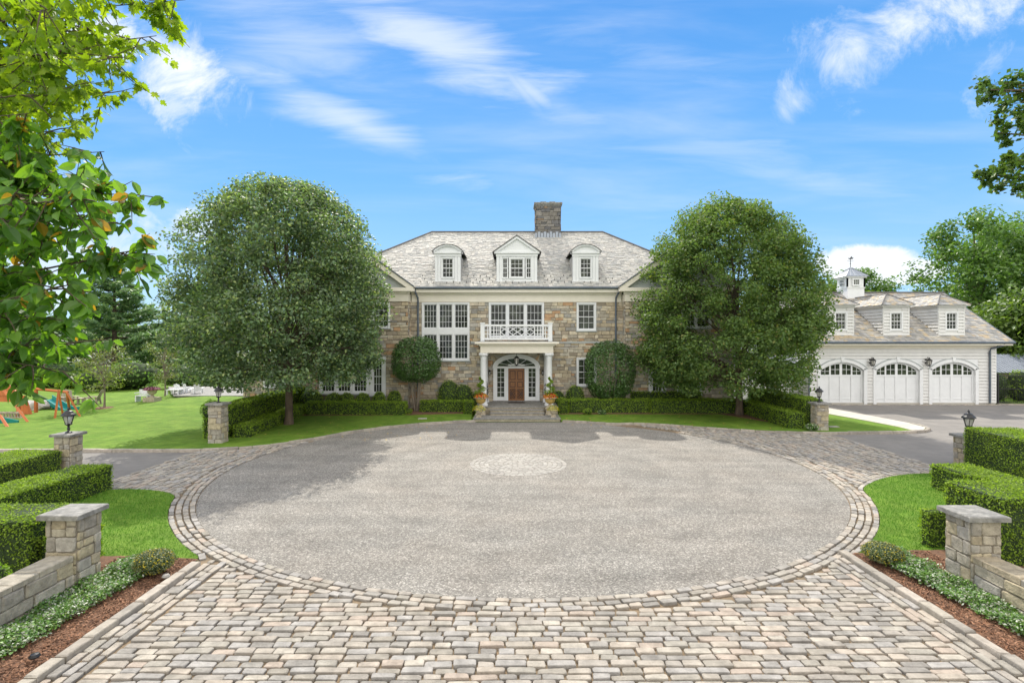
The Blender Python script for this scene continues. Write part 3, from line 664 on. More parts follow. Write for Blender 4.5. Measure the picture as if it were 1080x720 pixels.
hedge(8.5, 14.0, 32.4, 33.3, .92, 'long low hedge under the right shade tree', .075, 620)
hedge(7.6, 12.2, 34.0, 34.7, 1.3, 'second row of hedge under the windows of the right wing', .09, 450)
hedge(-14.2, -13.2, 34.0, 36.5, 1.6, 'hedge against the end of the left wing terrace', .09, 400)
def ball(x, y, rx, rz, label, leaf=.075, n=1400, m='box', group='clipped balls below the windows', z0=.1, cat='shrub', name='ball_shrub', ry=None):
    r = empty(name, (x, y, z0), label, cat, group); ry = ry or rx
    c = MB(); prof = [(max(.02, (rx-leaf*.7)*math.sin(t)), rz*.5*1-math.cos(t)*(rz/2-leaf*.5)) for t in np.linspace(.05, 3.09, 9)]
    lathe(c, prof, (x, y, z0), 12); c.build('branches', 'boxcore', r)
    d = rng.normal(0, 1, (n, 3)); d /= np.linalg.norm(d, axis=1, keepdims=True)
    lump = 1+.05*np.sin(d[:, 0]*5+x)*np.cos(d[:, 2]*4+y)
    P = d*np.array([rx, ry, rz/2])*lump[:, None]*rng.normal(.98, .04, (n, 1)); P[:, 2] += rz/2+z0; P[:, 0] += x; P[:, 1] += y
    P[:, 2] = np.maximum(P[:, 2], z0+.02)
    g = MB(); scatter(g, KITE, P, frames(n, d, .9), rng.uniform(.7, 1.3, n)*leaf); g.build('foliage', m, r); return r
for k, (px, r, t, lab) in enumerate([(328, .72, 411, 'largest clipped ball at the left end of the bay window row'), (352, .55, 414, 'clipped shrub second from left below the bay windows'), (366, .52, 414, 'clipped shrub third from left below the bay windows'), (383, .45, 414, 'clipped ball below the right part of the bay windows'), (400, .42, 412.5, 'clipped ball below the narrow bay end window'), (416, .46, 411.5, 'clipped ball right of the bay windows beside the stone wall')]):
    x = (px-540)*33.4/560; h = 4.5-(t-360)*33.4/560; ball(x, 33.4, r, h-.1, lab)
ball(-4.05, 34.2, .75, 1.9, 'dark rounded shrub below the stair window', n=1500, group=None)
ball(-3.1, 34.1, .62, 1.65, 'lighter rounded shrub left of the portico', n=1200, group=None)
ball(-2.3, 34.3, .42, 1.15, 'little rounded shrub against the left portico column', n=500, group=None)
ball(4.05, 34.1, .62, 1.6, 'rounded green shrub below the small right window', n=1200, group=None)
ball(3.0, 34.3, .45, 1.25, 'little rounded shrub against the right portico column', n=500, group=None)
ball(-6.3, 32.2, .26, .35, 'tiny round shrub in mulch under the mop-head holly', n=250, group=None)
ball(4.55, 32.1, .28, .36, 'tiny round shrub on lawn edge in front of the right hedge', n=250, group=None)
ball(5.45, 32.1, .26, .26, 'tiny flattened grey shrub beside the tiny round one on the right', n=220, m='ivy', group=None)
ball(-6.82, 10.12, .34, .43, 'rounded daisy mound with yellow buds in the left mulch bed', .032, 2600, 'mum', None, .1, 'flower', 'daisy_mound')
ball(7.42, 10.62, .36, .38, 'rounded daisy mound with yellow buds in the right mulch bed', .032, 2600, 'mum', None, .1, 'flower', 'daisy_mound')
for k in range(2):
    x0 = (-1.85, 2.42)[k]
    ball(x0, 34.35, .33, 1.6, 'dark purple leaved shrub behind the %s portico column' % ('left', 'right')[k], .08, 500, 'purple', None, .5, 'shrub', 'purple_shrub')
# variegated ground cover along the walls
def cover(x0, x1, pts, lab):
    n = 4200; ys = rng.uniform(6.0, pts[-1][0], n); wd = np.interp(ys, [p[0] for p in pts], [p[1] for p in pts])
    t = rng.uniform(0, 1, n)**.8*wd; xs = x0+(x1-x0)*t; bump = .5+.5*np.sin(xs*6+ys*3)*np.cos(ys*5-xs*2)
    keep = rng.uniform(0, 1, n) < np.clip(1.6-t/np.maximum(wd, .01)*1.1+bump*.4-.3, 0, 1); xs, ys, bump = xs[keep], ys[keep], bump[keep]
    reps = 7; k = len(xs); X = np.repeat(xs, reps)+rng.normal(0, .035, k*reps); Y = np.repeat(ys, reps)+rng.normal(0, .035, k*reps); Z = .1+np.repeat(.05+bump*.10, reps)*rng.uniform(.3, 1.3, k*reps)
    g = MB(); scatter(g, KITE, np.column_stack([X, Y, Z]), frames(k*reps, np.array([[0, 0, 1.]]), .8), rng.uniform(.03, .065, k*reps)); stuff('ground_cover', lab, 'ground cover', g, 'ivy')
cover(-7.75, -6.5, [(6, .55), (8.5, .65), (9.6, .72), (10.5, .75), (10.8, .3)], 'white and green leaved ground cover along the left garden wall')
cover(8.15, 7.0, [(6, .45), (8.0, .5), (9.2, .62), (10.6, .72), (11.1, .35)], 'white and green leaved ground cover along the right garden wall')

# ---------------------------------------------------------------- pillars, garden walls, lamps
def pillar(x0, x1, y0, y1, h, label, cap=.09, over=.07, rh=(.14, .28), rl=(.18, .42)):
    r = empty('stone_pillar', ((x0+x1)/2, (y0+y1)/2, 0), label, 'pillar', 'stone pillars round the court')
    b = MB(); hh = h-cap; t = .03
    box(b, x0+t, x1-t, y0+t, y1-t, 0, hh, 1)
    w1, w2 = x1-x0-2*t, y1-y0-2*t
    for O, U, w_ in (((x0+t, y0+t, 0), (1, 0, 0), w1), ((x1-t, y0+t, 0), (0, 1, 0), w2), ((x1-t, y1-t, 0), (-1, 0, 0), w1), ((x0+t, y1-t, 0), (0, -1, 0), w2)):
        stone_wall(b, O, U, (0, 0, 1), w_, hh, rh=rh, rl=rl, proud=.032, gap=.012, clip=lambda a, c: True, bev=.012)
    b.build('shaft', ['wallstone', 'mortar'], r)
    c = MB(); Q = [[(x0-over, y0-over, hh), (x1+over, y0-over, hh), (x1+over, y1+over, hh), (x0-over, y1+over, hh)]]
    stones(c, Q, (0, 0, 1), [cap], .014); c.build('capstone', 'bluestone', r); return r
pillar(-8.27, -7.68, 9.37, 9.96, 1.45, 'near left gate pillar of pale stone joined to a low wall')
pillar(8.09, 8.68, 9.37, 9.96, 1.42, 'near right gate pillar of pale stone joined to a low wall')
pillar(-15.75, -15.16, 18.2, 18.8, 1.32, 'left stone pillar carrying a black lamp behind the broad hedge')
pillar(16.25, 16.95, 19.0, 19.6, 1.12, 'right stone pillar carrying a black lamp behind the tall hedge')
pillar(-13.2, -12.58, 23.0, 23.6, 1.82, 'tan stone pillar at the left back edge of the court')
pillar(15.12, 15.75, 26.35, 26.95, 1.45, 'multicoloured stone pillar at the right back edge of the court')
def gwall(x, y0, y1, side, h, label):
    r = empty('garden_wall', (x, y1, 0), label, 'wall', 'low garden walls beside the drive'); b = MB(); t = .42; L = y1-y0
    xa, xb = (x-t, x) if side > 0 else (x, x+t)
    box(b, xa+.03, xb-.03, y0, y1, 0, h-.02, 1)
    kw = dict(rh=(.17, .27), rl=(.35, .75), proud=.04, gap=.014, clip=lambda a, c: True, bev=.018)
    if side > 0: stone_wall(b, (xb-.03, y0, 0), (0, 1, 0), (0, 0, 1), L, h-.1, **kw)
    else: stone_wall(b, (xa+.03, y1, 0), (0, -1, 0), (0, 0, 1), L, h-.1, **kw)
    Q = []; y = y0
    while y < y1-.05:
        l = min(random.uniform(.4, .7), y1-y); Q.append([(xa, y+.006, h-.1), (xb+.0, y+.006, h-.1), (xb, y+l-.006, h-.1), (xa, y+l-.006, h-.1)]); y += l
    stones(b, Q, (0, 0, 1), rng.uniform(.095, .115, len(Q)), .015)
    b.build('wall', ['wallstone', 'mortar'], r)
gwall(-7.72, 5.6, 9.38, 1, .74, 'low pale stone wall running toward the viewer from the left gate pillar')
gwall(8.14, 5.6, 9.38, -1, .70, 'low pale stone wall running toward the viewer from the right gate pillar')
def lamp(x, y, z, s, label, name='pillar_lamp'):
    r = empty(name, (x, y, z), label, 'lamp', 'black lamps on the stone pillars')
    b = MB(); lathe(b, [(0, 0), (.11*s, 0), (.11*s, .03*s), (.05*s, .06*s), (.035*s, .12*s), (.06*s, .16*s), (.035*s, .2*s), (.04*s, .26*s), (.11*s, .31*s), (.13*s, .33*s), (0, .33*s)], (x, y, z), 12); b.build('stem', 'black', r)
    g = MB(); lathe(g, [(.09*s, .34*s), (.17*s, .62*s)], (x, y, z), 6); g.build('glass', 'lampglass', r)
    c = MB()
    for k in range(6):
        a = k*math.pi/3; bar(c, (x+.1*s*math.cos(a), y+.1*s*math.sin(a), z+.33*s), (x+.18*s*math.cos(a), y+.18*s*math.sin(a), z+.63*s), .011*s)
    lathe(c, [(.18*s, .61*s), (.19*s, .63*s), (.18*s, .65*s)], (x, y, z), 6); bar(c, (x, y, z+.33*s), (x, y, z+.5*s), .018*s, seg=6); c.build('cage', 'black', r)
    t = MB(); lathe(t, [(0, .64*s), (.235*s, .63*s), (.215*s, .68*s), (.15*s, .74*s), (.13*s, .79*s), (.06*s, .82*s), (.03*s, .85*s), (.045*s, .88*s), (.03*s, .91*s), (0, .96*s)], (x, y, z), 12); t.build('cap', 'black', r); return r
lamp(-15.45, 18.5, 1.32, .95, 'black lantern with pale glass on the left pillar above the broad hedge')
lamp(16.6, 19.3, 1.12, .95, 'black lantern rising behind the tall hedge at the right edge')
lamp(-12.88, 23.3, 1.82, .8, 'black lantern on the tan court pillar under the left shade tree')
lamp(15.42, 26.65, 1.45, .85, 'black lantern on the court pillar right of the right shade tree')
# ---------------------------------------------------------------- the stone house
YF = 35.0; YW = 34.2
house = empty('stone_mansion', (AX, 41, 0), 'large two storey stone mansion with slate hip roof and white portico', 'house')
def window(parent, x0, x1, z0, z1, yf, cols, rws, casing=.11, units=1, split=None, name='window', sep=True, meeting=True, sill=True, recess=.06, mull=.14, m='white'):
    """x0..x1 outer casing; panes recessed behind the wall face yf"""
    f = MB(); p = MB(); yo = yf-.07
    box(f, x0, x0+casing, yo, yf+recess, z0, z1); box(f, x1-casing, x1, yo, yf+recess, z0, z1)
    box(f, x0+casing, x1-casing, yo, yf+recess, z1-casing, z1); box(f, x0+casing, x1-casing, yo, yf+recess, z0, z0+casing*.8)
    ia, ib, za, zb = x0+casing, x1-casing, z0+casing*.8, z1-casing
    spans = [(za, zb)]
    if split: s0, s1 = split; box(f, ia, ib, yo+.01, yf+recess, s0, s1); spans = [(za, s0), (s1, zb)]
    W_ = (ib-ia-mull*(units-1))/units
    box(p, ia, ib, yf+recess-.012, yf+recess+.012, za, zb)
    for u in range(units):
        a = ia+u*(W_+mull); b = a+W_
        if u: box(f, a-mull, a, yo+.012, yf+recess-.013, za, zb)
        for c, d in spans:
            st = .05; ys0, ys1 = yf+recess-.055, yf+recess-.013
            box(f, a, a+st, ys0, ys1, c, d); box(f, b-st, b, ys0, ys1, c, d); box(f, a+st, b-st, ys0, ys1, c, c+st*1.2); box(f, a+st, b-st, ys0, ys1, d-st, d)
            mt = .02; yy0, yy1 = yf+recess-.04, yf+recess-.014
            for i in range(1, cols): q = a+st+(b-a-2*st)*i/cols; box(f, q-mt/2, q+mt/2, yy0, yy1, c+st*1.2, d-st)
            for i in range(1, rws):
                q = c+st+(d-c-2*st)*i/rws; big = meeting and i*2 == rws; t = .05 if big else mt
                box(f, a+st, b-st, yy0-(.012 if big else .002), yy1+.0005, q-t/2, q+t/2)
    if sill: box(f, x0-.05, x1+.05, yo-.06, yf-.002, z0-.07, z0-.001, 1)
    mats = [m, 'greytrim']
    if sep:
        o = f.build(name, mats, parent); p.build('pane', 'glass', o); return o
    f.f += [(q+f.n, 2) for q, mm in p.f]; f.v += p.v; f.n += p.n
    return f.build(name, mats+['glass'], parent)
zz = lambda py, Y=35.0: 4.5-(py-360)*Y/560
xx = lambda px, Y=35.0: (px-540)*Y/560
WIN = dict(stair=(xx(445), xx(495.3), zz(380), zz(319)), triple=(xx(515.5), xx(573.8), 4.75, zz(319)), upr=(xx(608), xx(628.7), zz(348.7), zz(319)), lor=(xx(608), xx(629), zz(407), zz(377)))
X0, X1 = -13.6, 14.2; ZT = 7.25
DR = (xx(520.3), xx(569), .55, zz(374))            # door surround hole
wl = MB()
holes = [(a-(-6.85), b-(-6.85), c, d) for a, b, c, d in WIN.values()]+[(DR[0]+6.85, DR[1]+6.85, 0, DR[3])]
BZ = zz(361)
stone_wall(wl, (-6.85, YF, 0), (1, 0, 0), (0, 0, 1), 14.35, ZT, holes)
for xa, xb in ((-6.85, WIN['stair'][0]-.08), (WIN['stair'][1]+.08, AX-2.65), (AX+2.75, 7.5)): box(wl, xa, xb, YF-.075, YF-.0, BZ-.05, BZ+.05, 2)
box(wl, X0, X1, 46.7, 47, 0, ZT, 1); box(wl, X0+.05, X0+.35, 35.2, 46.7, 0, ZT, 1); box(wl, X1-.35, X1-.05, 35.2, 46.7, 0, ZT, 1)
stone_wall(wl, (X0+.05, 47, 0), (0, -1, 0), (0, 0, 1), 12, ZT, clip=lambda a, b: True)
stone_wall(wl, (X1-.05, 35, 0), (0, 1, 0), (0, 0, 1), 12, ZT, clip=lambda a, b: True)
box(wl, DR[0]-.1, DR[1]+.1, YF+.9, YF+1.0, .5, 4, 1)
wl.build('wall', ['stone', 'mortar', 'greytrim'], house)
names = {}
window(house, *WIN['stair'], YF, 4, 4, units=3, split=(zz(352.6), zz(346.2)), meeting=False)
window(house, *WIN['triple'], YF, 4, 4, units=3, sill=False)
window(house, *WIN['upr'], YF, 3, 4); window(house, *WIN['lor'], YF, 3, 4)
# projecting gabled wings
def wing(sx):
    xin = -6.7 if sx < 0 else 7.3; xout = X0-.1 if sx < 0 else X1+.1; xa, xb = min(xin, xout), max(xin, xout); w_ = xb-xa
    wb = MB()
    if sx < 0: ops = [('bay', xx(337, YW), xx(389.2, YW), zz(415, YW), zz(376, YW)), ('end', xx(389.6, YW), xx(407, YW), zz(417, YW), zz(376, YW)), ('u', xx(392, YW), xx(411.6, YW), zz(346, YW), zz(319, YW)), ('v', xx(340, YW), xx(372, YW), zz(346, YW), zz(319, YW))]
    else: ops = [('end', xx(684, YW), xx(702.5, YW), zz(416, YW), zz(376, YW)), ('bay', xx(714, YW), xx(740, YW), zz(416, YW), zz(376, YW)), ('u', xx(679, YW), xx(698, YW), zz(346, YW), zz(319, YW)), ('v', xx(718, YW), xx(750, YW), zz(346, YW), zz(319, YW))]
    hs = [(a-xa, b-xa, c, d) for _, a, b, c, d in ops]
    stone_wall(wb, (xa, YW, 0), (1, 0, 0), (0, 0, 1), w_, ZT, hs)
    stone_wall(wb, (xa+.02, 35.3, 0), (0, -1, 0), (0, 0, 1), 1.1, ZT); stone_wall(wb, (xb-.02, YW, 0), (0, 1, 0), (0, 0, 1), 1.1, ZT)
    o = wb.build('wing', ['stone', 'mortar', 'greytrim'], house)
    for nm, a, b, c, d in ops:
        if nm == 'bay': window(house, a, b, c, d, YW, 4, 6, units=3 if sx < 0 else 2, mull=.2, meeting=False, casing=.15)
        elif nm == 'end': window(house, a, b, c, d, YW, 3, 4, casing=.24)
        elif nm == 'u': window(house, a, b, c, d, YW, 3, 4)
        else: window(house, a, b, c, d, YW, 3, 4, units=2)
    # entablature and pediment
    e = MB(); cx = (xa+xb)/2; hw = w_/2; ez = 8.0; pit = .72; ap = ez+(hw+.4)*pit
    box(e, xa-.05, xb+.05, YW-.10, YW+.1, ZT-.18, ZT+.32, 0); box(e, xa-.12, xb+.12, YW-.2, YW+.1, ZT+.32, ZT+.45, 0); box(e, xa-.42, xb+.42, YW-.42, YW+.1, ZT+.45, ZT+.68, 0)
    box(e, xa-.05 if sx > 0 else xb-.1, xa+.1 if sx > 0 else xb+.05, YW+.1, 35, ZT-.18, ZT+.32, 0)
    prism(e, [(xa, ZT+.68), (xb, ZT+.68), (cx, ZT+.68+hw*pit)], YW-.05, YW+.2, 1)
    for s in (-1, 1):     # raking boards
        p = [(cx, ap-.02), (cx, ap-.36), (cx+s*(hw+.05), ez-.12), (cx+s*(hw+.42), ez-.12), (cx+s*(hw+.42), ez-.02)]
        prism(e, p, YW-.40, YW-.06, 0)
        p = [(cx, ap+.06), (cx, ap-.015), (cx+s*(hw+.45), ez-.015), (cx+s*(hw+.45), ez+.05)]
        prism(e, p, YW-.47, YW-.3, 2)
    e.build('pediment', ['cream', 'greytrim', 'gutter'], house)
    # gable roof running back into the main roof
    rf = MB(); sl = math.hypot(1, pit); run = hw+.42; L = run*sl; y0 = YW-.45
    for s in (-1, 1):
        def fn(v, s=s):
            z = ez+v/sl*pit; yb = 34.5+(z-8.02)/.75+.15; return (0, yb-y0)
        O = (cx+s*run, y0, ez); V = (-s/sl, 0, pit/sl)
        if s < 0: slates(rf, (O[0], 0, O[2]), (0, -1, 0), V, lambda v: (-(y0+fn(v)[1]), -y0), L, deck=8)
        else: slates(rf, (O[0], 0, O[2]), (0, 1, 0), V, lambda v: (y0, y0+fn(v)[1]), L, deck=8)
    rf.build('wing_roof', ['slate', 'ridge'], house)
wing(-1); wing(1)
# main cornice, frieze, gutter
c = MB()
box(c, -6.6, 7.2, YF-.09, YF+.1, ZT-.16, ZT+.33); box(c, -6.6, 7.2, YF-.19, YF+.1, ZT+.33, ZT+.44); box(c, -6.6, 7.2, 34.55, YF+.1, ZT+.44, ZT+.66)
c.build('cornice', 'cream', house)
for a, b in ((X0-.3, X0+.1), (X1-.1, X1+.3)): c = MB(); box(c, a, b, 34.9, 47.3, ZT, ZT+.66); c.build('cornice', 'cream', house)
g = MB(); tube(g, [(-6.35, 34.47, 7.98), (6.95, 34.47, 7.98)], .085, 8)
g.build('gutter', 'gutter', house)
for k, px in enumerate((439.3, 651)):
    x = xx(px); s = -1 if px < 540 else 1
    d = MB(); tube(d, [(x+s*.0, 34.5, 7.95), (x+s*.02, 34.52, 7.75), (x-s*.12, 34.8, 7.35), (x-s*.12, 34.86, 7.1), (x-s*.12, 34.86, .2)], .062, 8)
    for z in (6.2, 4.6, 2.4): tube(d, [(x-s*.12, 34.86, z), (x-s*.12, 34.86, z+.07)], .08, 8)
    d.build('downspout', 'gutter', house)
# main hip roof
rf = MB(); EX0, EX1, EY0, EY1, EZ = -14.0, 14.6, 34.5, 47.5, 8.02; RX0, RX1, RY, RZ = -6.2, 7.0, 41.0, 12.9
L = math.hypot(RY-EY0, RZ-EZ); V = (0, (RY-EY0)/L, (RZ-EZ)/L)
slates(rf, (0, EY0, EZ), (1, 0, 0), V, lambda v: (EX0+(RX0-EX0)*v/L, EX1+(RX1-EX1)*v/L), L, deck=1)
slates(rf, (0, EY1, EZ), (-1, 0, 0), (0, -V[1], V[2]), lambda v: (-(EX1+(RX1-EX1)*v/L), -(EX0+(RX0-EX0)*v/L)), L, row=.5, wr=(.5, .8))
for sx, ex, rx in ((-1, EX0, RX0), (1, EX1, RX1)):
    L2 = math.hypot(rx-ex, RZ-EZ); V2 = ((rx-ex)/L2, 0, (RZ-EZ)/L2)
    fn = lambda v: (EY0+(RY-EY0)*v/L2, EY1+(RY-EY1)*v/L2)
    if sx > 0: slates(rf, (ex, 0, EZ), (0, 1, 0), V2, fn, L2)
    else: slates(rf, (ex, 0, EZ), (0, -1, 0), V2, lambda v: (-fn(v)[1], -fn(v)[0]), L2)
for a, b in (((RX0, RY, RZ+.05), (RX1, RY, RZ+.05)), ((RX0, RY, RZ+.05), (EX0, EY0, EZ+.05)), ((RX1, RY, RZ+.05), (EX1, EY0, EZ+.05))): tube(rf, [a, b], .07, 6, 1)
roof = rf.build('roof', ['slate', 'ridge'], house)
guard = None      # snow guards on the lower courses
for r_ in range(3):
    for i in range(30):
        x = -6.0+i*.43+(r_ % 2)*.2
        if random.random() < .12: continue
        v = .5+r_*.42+random.uniform(-.08, .08); y, z = EY0+V[1]*v, EZ+V[2]*v; 
        if guard is None: sg = MB(); tube(sg, [(0, 0, .02), (0, -.01, .13)], .022, 5); guard = q_ = sg.build('snow_guard', 'black', None); q_.parent = roof
        else: q_ = guard.copy(); COL.objects.link(q_)
        q_.location = Vector((x, y, z))-world_loc(roof)
# chimney
ch = MB(); cxa, cxb, cya, cyb = 1.82, 3.68, 40.35, 41.75; CT = 14.9
for O, U, w_ in (((cxa, cya, 11.4), (1, 0, 0), cxb-cxa), ((cxb, cya, 11.4), (0, 1, 0), cyb-cya), ((cxb, cyb, 11.4), (-1, 0, 0), cxb-cxa), ((cxa, cyb, 11.4), (0, -1, 0), cyb-cya)):
    stone_wall(ch, O, U, (0, 0, 1), w_, CT-11.4, rh=(.16, .32), rl=(.25, .7), proud=.05, thick=.2)
chim = ch.build('chimney', ['chimneystone', 'mortar'], house)
cc = MB(); box(cc, cxa-.14, cxb+.14, cya-.14, cyb+.14, CT, CT+.14); box(cc, cxa-.08, cxb+.08, cya-.08, cyb+.08, CT-.12, CT); cc.build('cap', 'bluestone', chim)
for q in (2.4, 3.1): cc = MB(); box(cc, q-.22, q+.22, 40.8, 41.3, CT+.14, CT+.34); cc.build('flue', 'bluestone', chim)
cc = MB()
for i in range(9): a = cxa-.09+i*(cxb-cxa+.18)/9; box(cc, a, a+.19, cya-.09, cya-.052, 12.3+.0, 12.72+(i % 2)*.1)
cc.build('flashing', 'lead', chim)
# dormers
def dormer(cx, kind):
    d = MB(); yf = 35.12; zb = 8.42; w2 = .85 if kind == 'arch' else 1.35
    zt = 10.18; cas = .0
    yb = 34.5+(zt-8.02)/.75+.3
    # side cheeks and front piers around the window opening
    wx = .38 if kind == 'arch' else .95; z0, z1 = 8.68, 10.02
    box(d, cx-w2, cx-wx, yf, yf+.2, zb, zt, 0); box(d, cx+wx, cx+w2, yf, yf+.2, zb, zt, 0); box(d, cx-wx, cx+wx, yf, yf+.2, zb, z0, 0); box(d, cx-wx, cx+wx, yf, yf+.2, z1, zt, 0)
    for s in (-1, 1):
        xs = cx+s*w2; box(d, min(xs, xs-s*.05), max(xs, xs-s*.05), yf+.2, yb, 8.2, zt, 2)
        for q in (0, .19): xp = cx+s*(w2-.11-q*1.0); box(d, xp-.075, xp+.075, yf-.05, yf, zb+.06, zt-.03, 0)
    box(d, cx-w2-.04, cx+w2+.04, yf-.09, yf+.02, zb-.06, zb+.08, 0)
    box(d, cx-w2-.03, cx+w2+.03, yf-.08, yf+.25, zt-.06, zt+.12, 0); box(d, cx-w2-.14, cx+w2+.14, yf-.17, yf+.25, zt+.12, zt+.22, 0)
    o = None
    if kind == 'arch':
        R = w2+.17; ris = .50; rr = (R*R+ris*ris)/(2*ris); c0 = zt+.2+ris-rr; a = math.asin(R/rr)
        arcp = [(cx+rr*math.sin(t), c0+rr*math.cos(t)) for t in np.linspace(-a, a, 17)]
        prism(d, [(cx-w2, zt+.2)]+[(x, z-.06) for x, z in arcp[1:-1]]+[(cx+w2, zt+.2)], yf-.03, yf+.1, 0)
        inn = [(cx+(x-cx)*.93, z-.09) for x, z in arcp]
        for i in range(16): prism(d, [arcp[i], arcp[i+1], inn[i+1], inn[i]], yf-.17, yf+.0, 0)
        o = d.build('dormer', ['white', 'greytrim', 'slate'], house)
        r_ = MB(); out = [(cx+(x-cx)*1.04, z+.035) for x, z in arcp]
        for i in range(16): prism(r_, [out[i], out[i+1], arcp[i+1], arcp[i]], yf-.22, 34.5+(zt+.5-8.02)/.75+.6, 0)
        r_.build('dormer_roof', ['ridge'], o)
        window(o, cx-.42, cx+.42, 8.66, 10.04, yf, 3, 4, casing=.06, sep=False, sill=False, recess=.05)
    else:
        ap = zt+.22+1.05; hw = w2+.16
        prism(d, [(cx-hw+.1, zt+.22), (cx+hw-.1, zt+.22), (cx, ap-.1)], yf-.03, yf+.1, 0)
        for s in (-1, 1):
            prism(d, [(cx, ap), (cx, ap-.17), (cx+s*(hw-.2), zt+.21), (cx+s*hw, zt+.21)], yf-.17, yf+.05, 0)
        o = d.build('dormer', ['white', 'greytrim', 'slate'], house)
        r_ = MB(); ov = .1
        for s in (-1, 1):
            prism(r_, [(cx, ap+.07), (cx, ap+.002), (cx+s*(hw+ov), zt+.16), (cx+s*(hw+ov), zt+.23)], yf-.22, 39.2, 0)
        r_.build('dormer_roof', ['ridge'], o)
        window(o, cx-.52, cx+.52, 8.66, 10.04, yf, 3, 4, casing=.09, sep=False, sill=False, recess=.05)
        for s in (-1, 1): window(o, cx+s*.78-.21, cx+s*.78+.21, 8.66, 10.04, yf, 2, 4, casing=.04, sep=False, sill=False, recess=.05)
dormer(-4.25, 'arch'); dormer(AX+.02, 'gable'); dormer(4.87, 'arch')
# ---- portico
pt = MB(); xa, xb = xx(500.9, 32.3), xx(589.4, 32.3); yp = 32.15
box(pt, xa+.32, xb-.32, yp+.32, 34.93, 3.80, 4.22, 0); box(pt, xa+.25, xb-.25, yp+.25, 34.93, 4.22, 4.29, 0); box(pt, xa+.12, xb-.12, yp+.12, 34.93, 4.29, 4.37, 0); box(pt, xa, xb, yp, 34.93, 4.37, 4.47, 0)
box(pt, xa+.1, xb-.1, yp+.1, 34.93, 4.47, 4.50, 1)
portico = pt.build('portico', ['cream', 'lead'], house)
for x in (-1.76, 2.28):
    for y in (32.72, 34.72):
        cl = MB(); lathe(cl, [(.0, .60), (.27, .60), (.27, .68), (.24, .70), (.25, .74), (.215, .78), (.21, .8), (.205, 1.8), (.185, 3.45), (.21, 3.5), (.19, 3.55), (.24, 3.62), (.0, 3.62)], (x, y, 0), 20); box(cl, x-.27, x+.27, y-.27, y+.27, .55, .60); box(cl, x-.26, x+.26, y-.26, y+.26, 3.62, 3.79)
        cl.build('column', 'white', portico, True)
bl = MB(); ya = yp+.28; ba, bb = xx(506.8, 32.45), xx(582.5, 32.45); z0, z1 = 4.52, 5.54
for x in (ba, bb-.24): box(bl, x, x+.24, ya, ya+.24, z0, z1+.05); box(bl, x-.03, x+.27, ya-.03, ya+.27, z1+.05, z1+.11)
for x in (ba+.05, bb-.19):
    box(bl, x, x+.14, ya+.24, 34.9, z1-.12, z1); box(bl, x, x+.14, ya+.24, 34.9, z0+.1, z0+.2)
    for k in range(12): y = ya+.4+k*.17; box(bl, x+.05, x+.09, y, y+.04, z0+.2, z1-.12)
box(bl, ba+.24, bb-.24, ya+.05, ya+.19, z1-.12, z1); box(bl, ba+.24, bb-.24, ya+.05, ya+.19, z0+.08, z0+.2)
la, lb = AX-1.02, AX+1.08; zl, zh = z0+.2, z1-.12
for x in (la, lb): box(bl, x-.03, x+.03, ya+.08, ya+.16, zl, zh)
for s0, s1 in ((ba+.24, la-.03), (lb+.03, bb-.24)):
    nb = 5
    for k in range(1, nb): x = s0+(s1-s0)*k/nb; box(bl, x-.022, x+.022, ya+.1, ya+.145, zl, zh)
    for k in (1, 2): z = zl+(zh-zl)*k/3; box(bl, s0, s1, ya+.102, ya+.14, z-.02, z+.02)
mx_, mz = (la+lb)/2, (zl+zh)/2; yb_ = ya+.12; W_ = lb-la
for k, (a, b) in enumerate((((la, zl), (la+W_*.5, zh)), ((la+W_*.5, zh), (lb, zl)), ((la, zh), (la+W_*.5, zl)), ((la+W_*.5, zl), (lb, zh)), ((la+W_*.25, zl), (la+W_*.75, zh)), ((la+W_*.25, zh), (la+W_*.75, zl)), ((la, mz), (la+W_*.25, zh)), ((la, mz), (la+W_*.25, zl)), ((lb, mz), (lb-W_*.25, zh)), ((lb, mz), (lb-W_*.25, zl)))):
    bar(bl, (a[0], yb_+.003*k-.012, a[1]), (b[0], yb_+.003*k-.012, b[1]), .026)
bl.build('balustrade', 'white', portico)
# door surround: arched white frame with fanlight, sidelights and oak door
dx = (DR[0]+DR[1])/2; hw = (DR[1]-DR[0])/2; yd = YF-.05; f = MB(); spr = 2.75; top = DR[3]
def arch_pts(w_, zs, zt, n=20): return [(dx+w_*math.cos(t), zs+(zt-zs)*math.sin(t)) for t in np.linspace(math.pi, 0, n)]
def ring(mb, w1, t1, w2, t2, zs, y0, y1, m=0, n=20):
    A, B = arch_pts(w1, zs, t1, n), arch_pts(w2, zs, t2, n)
    for i in range(n-1): prism(mb, [A[i], A[i+1], B[i+1], B[i]], y0, y1, m)
ring(f, hw, top, hw-.24, top-.24, spr, yd-.1, yd+.12); ring(f, hw+.05, top+.05, hw, top, spr, yd-.13, yd+.02)
A = arch_pts(hw, spr, top)     # stone-coloured spandrels
for s in (0, 1):
    half = A[:10] if s == 0 else A[10:]
    corner = (DR[0]-.02, top+.06) if s == 0 else (DR[1]+.02, top+.06)
    for i in range(9): prism(f, [half[i], half[i+1], corner], YF-.02, YF+.08, 2)
prism(f, [A[9], A[10], (DR[1]+.02, top+.06), (DR[0]-.02, top+.06)], YF-.02, YF+.08, 2)
for s in (-1, 1):
    a, b = sorted((dx+s*hw, dx+s*(hw-.26))); box(f, a, b, yd-.1, yd+.12, .62, spr)
    a, b = sorted((dx+s*.54, dx+s*.80)); box(f, a, b, yd-.05, yd+.12, .62, spr)
    a, b = sorted((dx+s*.80, dx+s*(hw-.26))); box(f, a, b, yd-.02, yd+.12, .62, .86)
